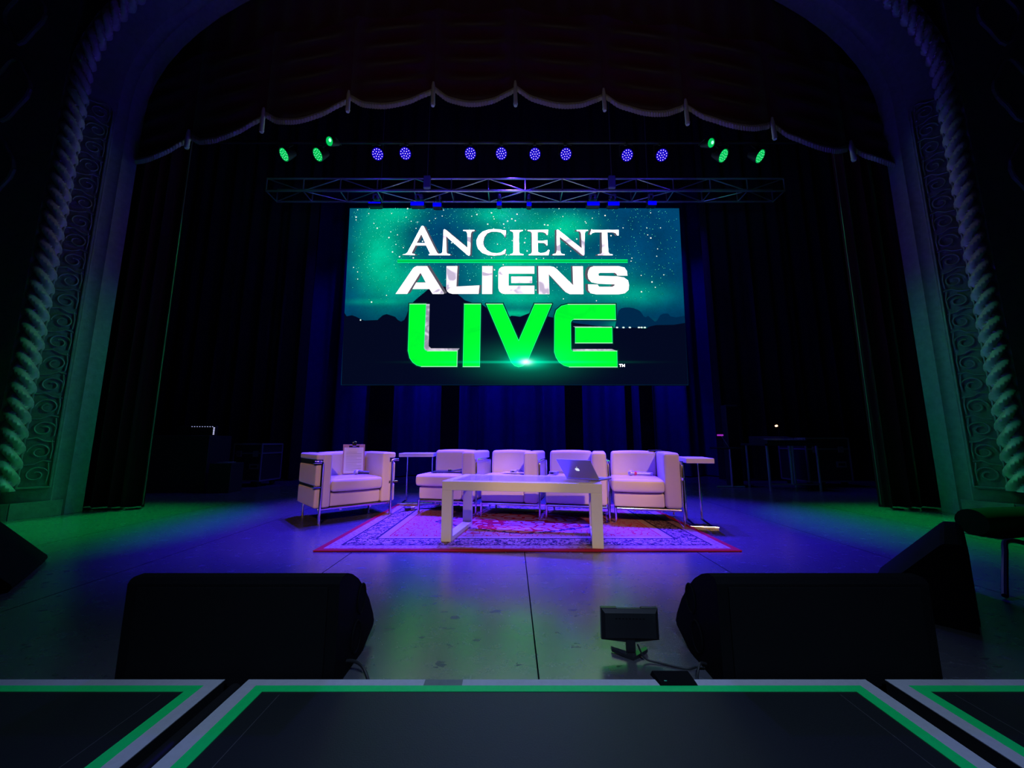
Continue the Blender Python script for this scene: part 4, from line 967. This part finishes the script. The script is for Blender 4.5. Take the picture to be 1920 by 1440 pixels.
# ================================================================== DECKS IN FRONT
DZ = 0.05; Y1 = 1.305
def deck(label, x0, x1, gap=None, tape=True):
    t = empty('stage_deck', label, 'platform', (0, 0, 0), 0, 'front deck panels')
    MB().bx(x0, x1, 0.35, Y1, 0.0, DZ, 0.002, 1).build('deck_panel', M['deck'], t)
    z0, z1 = DZ - 0.0005, DZ + 0.0015; a, b = 0.042, 0.078
    if gap: MB().bx(gap[0], gap[1], Y1 - 0.030, Y1, z0, z1 - 0.0003).build('bare_patch', M['bare'], t)
    segs = [(x0, x1)] if not gap else [(x0, gap[0]), (gap[1], gap[2]), (gap[3], x1)]
    for u, v in segs: MB().bx(u, v, Y1 - 0.030, Y1, z0, z1).build('white_tape', M['tape_white'], t)
    MB().bx(x0 + (a if x0 > -2 else 0), x1 - (a if x1 < 2 else 0), Y1 - 0.056, Y1 - 0.030, z0, z1 + 0.0003).build('green_tape', M['tape_green'], t)
    for e, s in ((x0, 1), (x1, -1)):
        if abs(e) > 2: continue
        p, q = sorted((e, e + s * a)); MB().bx(p, q, 0.36, Y1 - 0.030, z0, z1).build('white_tape', M['tape_white'], t)
        p, q = sorted((e + s * a, e + s * b)); MB().bx(p, q, 0.36, Y1 - 0.056, z0, z1 + 0.0002).build('green_tape', M['tape_green'], t)
        p, q = sorted((e + s * 0.135, e + s * 0.137)); MB().bx(p, q, 0.36, Y1 - 0.07, DZ - 0.0003, DZ + 0.0004).build('scored_line', M['scored'], t)
    return t
gx = [at_floor(x, 1277, DZ).x for x in (797, 868, 1232, 1302)]
deck('central front deck panel edged with white and green tape', -0.812, 1.09, gx)
deck('left front deck panel with angled tape corner', -3.4, -0.885)
deck('right front deck panel with tape corner', 1.150, 3.6)
pp_ = MB().tube([(-0.848, 0.36, 0.022), (-0.848, 1.30, 0.022)], 0.022, 12).build('cable_hose', M['cable'], None, True); tag(pp_, 'thick black hose lying in the gap between the left and central decks', 'hose')
bxp = empty('cable_ramp', 'low black cover plate bridging the far edge of the central deck', 'cover plate', ((gx[2] + gx[3]) / 2, Y1 - 0.004, DZ), 0)
m = MB(); hw = (gx[3] - gx[2]) / 2; m.mesh([(-hw, -0.028, 0), (hw, -0.028, 0), (hw - 0.004, 0.03, 0.0), (-hw - 0.01, 0.03, 0.0), (-hw + 0.004, -0.024, 0.008), (hw - 0.004, -0.024, 0.008), (hw - 0.006, 0.03, 0.012), (-hw - 0.004, 0.03, 0.012)],
    [(0, 1, 2, 3), (4, 5, 6, 7), (0, 1, 5, 4), (1, 2, 6, 5), (2, 3, 7, 6), (3, 0, 4, 7)]); m.build('plate', M['black_cab'], bxp)
MB().box((-hw + 0.02, -0.018, 0.009), (0.008, 0.004, 0.003)).build('screw', M['chrome'], bxp)

# ================================================================== BACKLINE GEAR
def road_case(label, loc, w, d, h, rz=0, group=None, casters=True, lid=0.25):
    t = empty('road_case', label, 'road case', loc, rz, group); z0 = 0.10 if casters else 0.0
    MB().bx(-w / 2, w / 2, -d / 2, d / 2, z0, z0 + h * (1 - lid) - 0.005, 0.004).build('body', M['case'], t)
    l = MB().bx(-w / 2, w / 2, -d / 2, d / 2, z0 + h * (1 - lid) + 0.005, z0 + h, 0.004).build('lid', M['case'], t)
    m = MB()
    for z in (z0, z0 + h * (1 - lid), z0 + h):
        for y in (-d / 2, d / 2): m.bx(-w / 2 - 0.006, w / 2 + 0.006, y - 0.012, y + 0.012, z - 0.012, z + 0.012)
        for x in (-w / 2, w / 2): m.bx(x - 0.012, x + 0.012, -d / 2, d / 2, z - 0.012, z + 0.012)
    for x in (-w / 2, w / 2):
        for y in (-d / 2, d / 2): m.bx(x - 0.012, x + 0.012, y - 0.012, y + 0.012, z0, z0 + h)
    m.build('edging', M['case_edge'], t)
    for x in (-w * 0.3, w * 0.3): MB().bx(x - 0.05, x + 0.05, -d / 2 - 0.012, -d / 2, z0 + h * (1 - lid) - 0.06, z0 + h * (1 - lid) + 0.04, 0.006).build('latch', M['case_edge'], t)
    hd_ = MB().bx(-0.09 + w * 0.28, 0.09 + w * 0.28, -d / 2 - 0.008, -d / 2, z0 + h * 0.32, z0 + h * 0.46, 0.006).build('handle_dish', M['case_edge'], t)
    MB().bx(-0.06 + w * 0.28, 0.06 + w * 0.28, -d / 2 - 0.016, -d / 2 - 0.008, z0 + h * 0.36, z0 + h * 0.42, 0.004).build('grip', M['black_plastic'], hd_)
    if casters:
        for x in (-w / 2 + 0.08, w / 2 - 0.08):
            for y in (-d / 2 + 0.08, d / 2 - 0.08): MB().tube([(x - 0.02, y, 0.05), (x + 0.02, y, 0.05)], 0.05, 14).build('caster', M['black_plastic'], t, True)
    return t
def placed(px0, px1, py, Y):
    a, b = at_depth(px0, py, Y), at_depth(px1, py, Y); return (a.x + b.x) / 2, b.x - a.x
cx, cw = placed(1510, 1598, 880, 6.5)
road_case('large black road case with metal edges at the right, beside the gear table', (cx + 0.12, 6.95, 0), cw, 0.6, 0.72, R(4))
road_case('tall black road case standing left of the two-armed chair', (-4.55, 7.0, 0), 0.52, 0.5, 0.62, R(-6))
# right-hand gear table with keyboard
gt = empty('gear_table', 'blue-lit folding equipment table at the right of the stage', 'table', (4.45, 6.45, 0), R(3))
MB().bx(-0.48, 0.45, -0.3, 0.3, 0.70, 0.735, 0.006).build('table_top', M['black_plastic'], gt)
for x in (-0.42, 0.40):
    MB().tube([(x, -0.25, 0), (x, -0.25, 0.70)], 0.018, 8).build('leg', M['alu'], gt, True); MB().tube([(x, 0.25, 0), (x, 0.25, 0.70)], 0.018, 8).build('leg', M['alu'], gt, True)
MB().tube([(-0.42, -0.25, 0.1), (0.40, -0.25, 0.1)], 0.014, 8).build('stretcher', M['alu'], gt, True)
MB().tube([(-0.05, -0.25, 0.1), (-0.05, -0.25, 0.7)], 0.02, 8).build('brace', M['alu'], gt, True)
kb = empty('mixing_desk', 'sloping audio mixing desk on the right-hand gear table', 'mixer', (4.40, 6.4, 0.735), R(3))
m = MB().prism([(-0.22, 0), (0.22, 0), (0.22, 0.12), (-0.22, 0.05)], -0.36, 0.30); m.build('console', M['case'], kb)
m = MB()
for i in range(12): m.bx(-0.33 + i * 0.052, -0.318 + i * 0.052, -0.20, -0.10, 0.062, 0.078)
m.build('faders', M['case_edge'], kb)
la = empty('desk_lamp', 'tiny glowing gooseneck lamp above the mixing desk', 'lamp', (4.52, 6.55, 0.83), 0)
MB().tube([(0, 0, 0), (0, 0, 0.14), (-0.03, -0.03, 0.2), (-0.06, -0.05, 0.2)], 0.004, 6).build('gooseneck', M['black_metal'], la)
MB().tube([(-0.055, -0.05, 0.2), (-0.085, -0.055, 0.195)], 0.016, 8).build('bulb', emit('tiny_lamp_glow', (1.0, 0.55, 0.3, 1), 3.0), la)
sp = empty('column_speaker', 'slim dark column speaker standing behind the gear table', 'speaker', (3.96, 7.0, 0), 0)
MB().bx(-0.11, 0.11, -0.08, 0.08, 0.0, 1.42, 0.01).build('cabinet', M['case'], sp); MB().bx(-0.095, 0.095, -0.088, -0.08, 0.05, 1.38, 0.003).build('grille', M['grille'], sp)
st = empty('keyboard_stand', 'folding stand with a shelf beside the gear table, nearest the side table', 'stand', (3.72, 6.75, 0), R(-5))
MB().bx(-0.22, 0.20, -0.15, 0.15, 0.64, 0.665, 0.005).build('shelf', M['black_plastic'], st)
MB().tube([(0, -0.1, 0.01), (0, -0.1, 0.64)], 0.02, 8).build('post', M['alu'], st, True); MB().tube([(-0.25, -0.1, 0.015), (0.2, -0.1, 0.015)], 0.015, 8).build('foot', M['alu'], st, True)
MB().tube([(0, -0.1, 0.66), (-0.12, -0.12, 0.86)], 0.006, 6).build('arm', M['alu'], st, True)
bb = MB().bx(-0.05, 0.05, -0.012, 0.012, 0, 0.028, 0.006).build('indicator_light', emit('violet_indicator', (0.30, 0.02, 0.45, 1), 1.0), st); bb.location = (-0.14, -0.12, 0.86)
# left-hand rack with a lit strip
rk = empty('equipment_rack', 'tall equipment rack at the far left with a strip of tiny white lights', 'rack', (-5.05, 6.3, 0), R(8))
MB().bx(-0.55, 0.30, -0.3, 0.3, 0.0, 0.86, 0.01).build('cabinet', M['case'], rk)
tv = MB().bx(-0.35, 0.22, -0.03, 0.03, 0.86, 1.02, 0.005).build('panel', M['black_plastic'], rk)
m = MB()
for i in range(9): m.bx(-0.14 + i * 0.038, -0.128 + i * 0.038, -0.036, -0.030, 1.003, 1.008)
for i in range(6): m.bx(0.185, 0.203, -0.036, -0.030, 0.88 + i * 0.021, 0.888 + i * 0.021)
m.build('light_strip', emit('strip_light_white', (0.6, 0.6, 1.0, 1), 1.6), tv)
lt = empty('small_amplifier', 'small dark amplifier box beside the left equipment rack', 'amplifier', (-4.62 + 0.0, 6.35, 0), R(5)); lt.location.x = -4.38
lt.location.x = at_depth(425, 880, 6.1).x; lt.location.y = 6.1
MB().bx(-0.16, 0.16, -0.16, 0.16, 0.0, 0.44, 0.01).build('cabinet', M['case'], lt); MB().bx(-0.09, 0.07, -0.1, 0.1, 0.44, 0.452, 0.003).build('top_plate', M['case_edge'], lt)
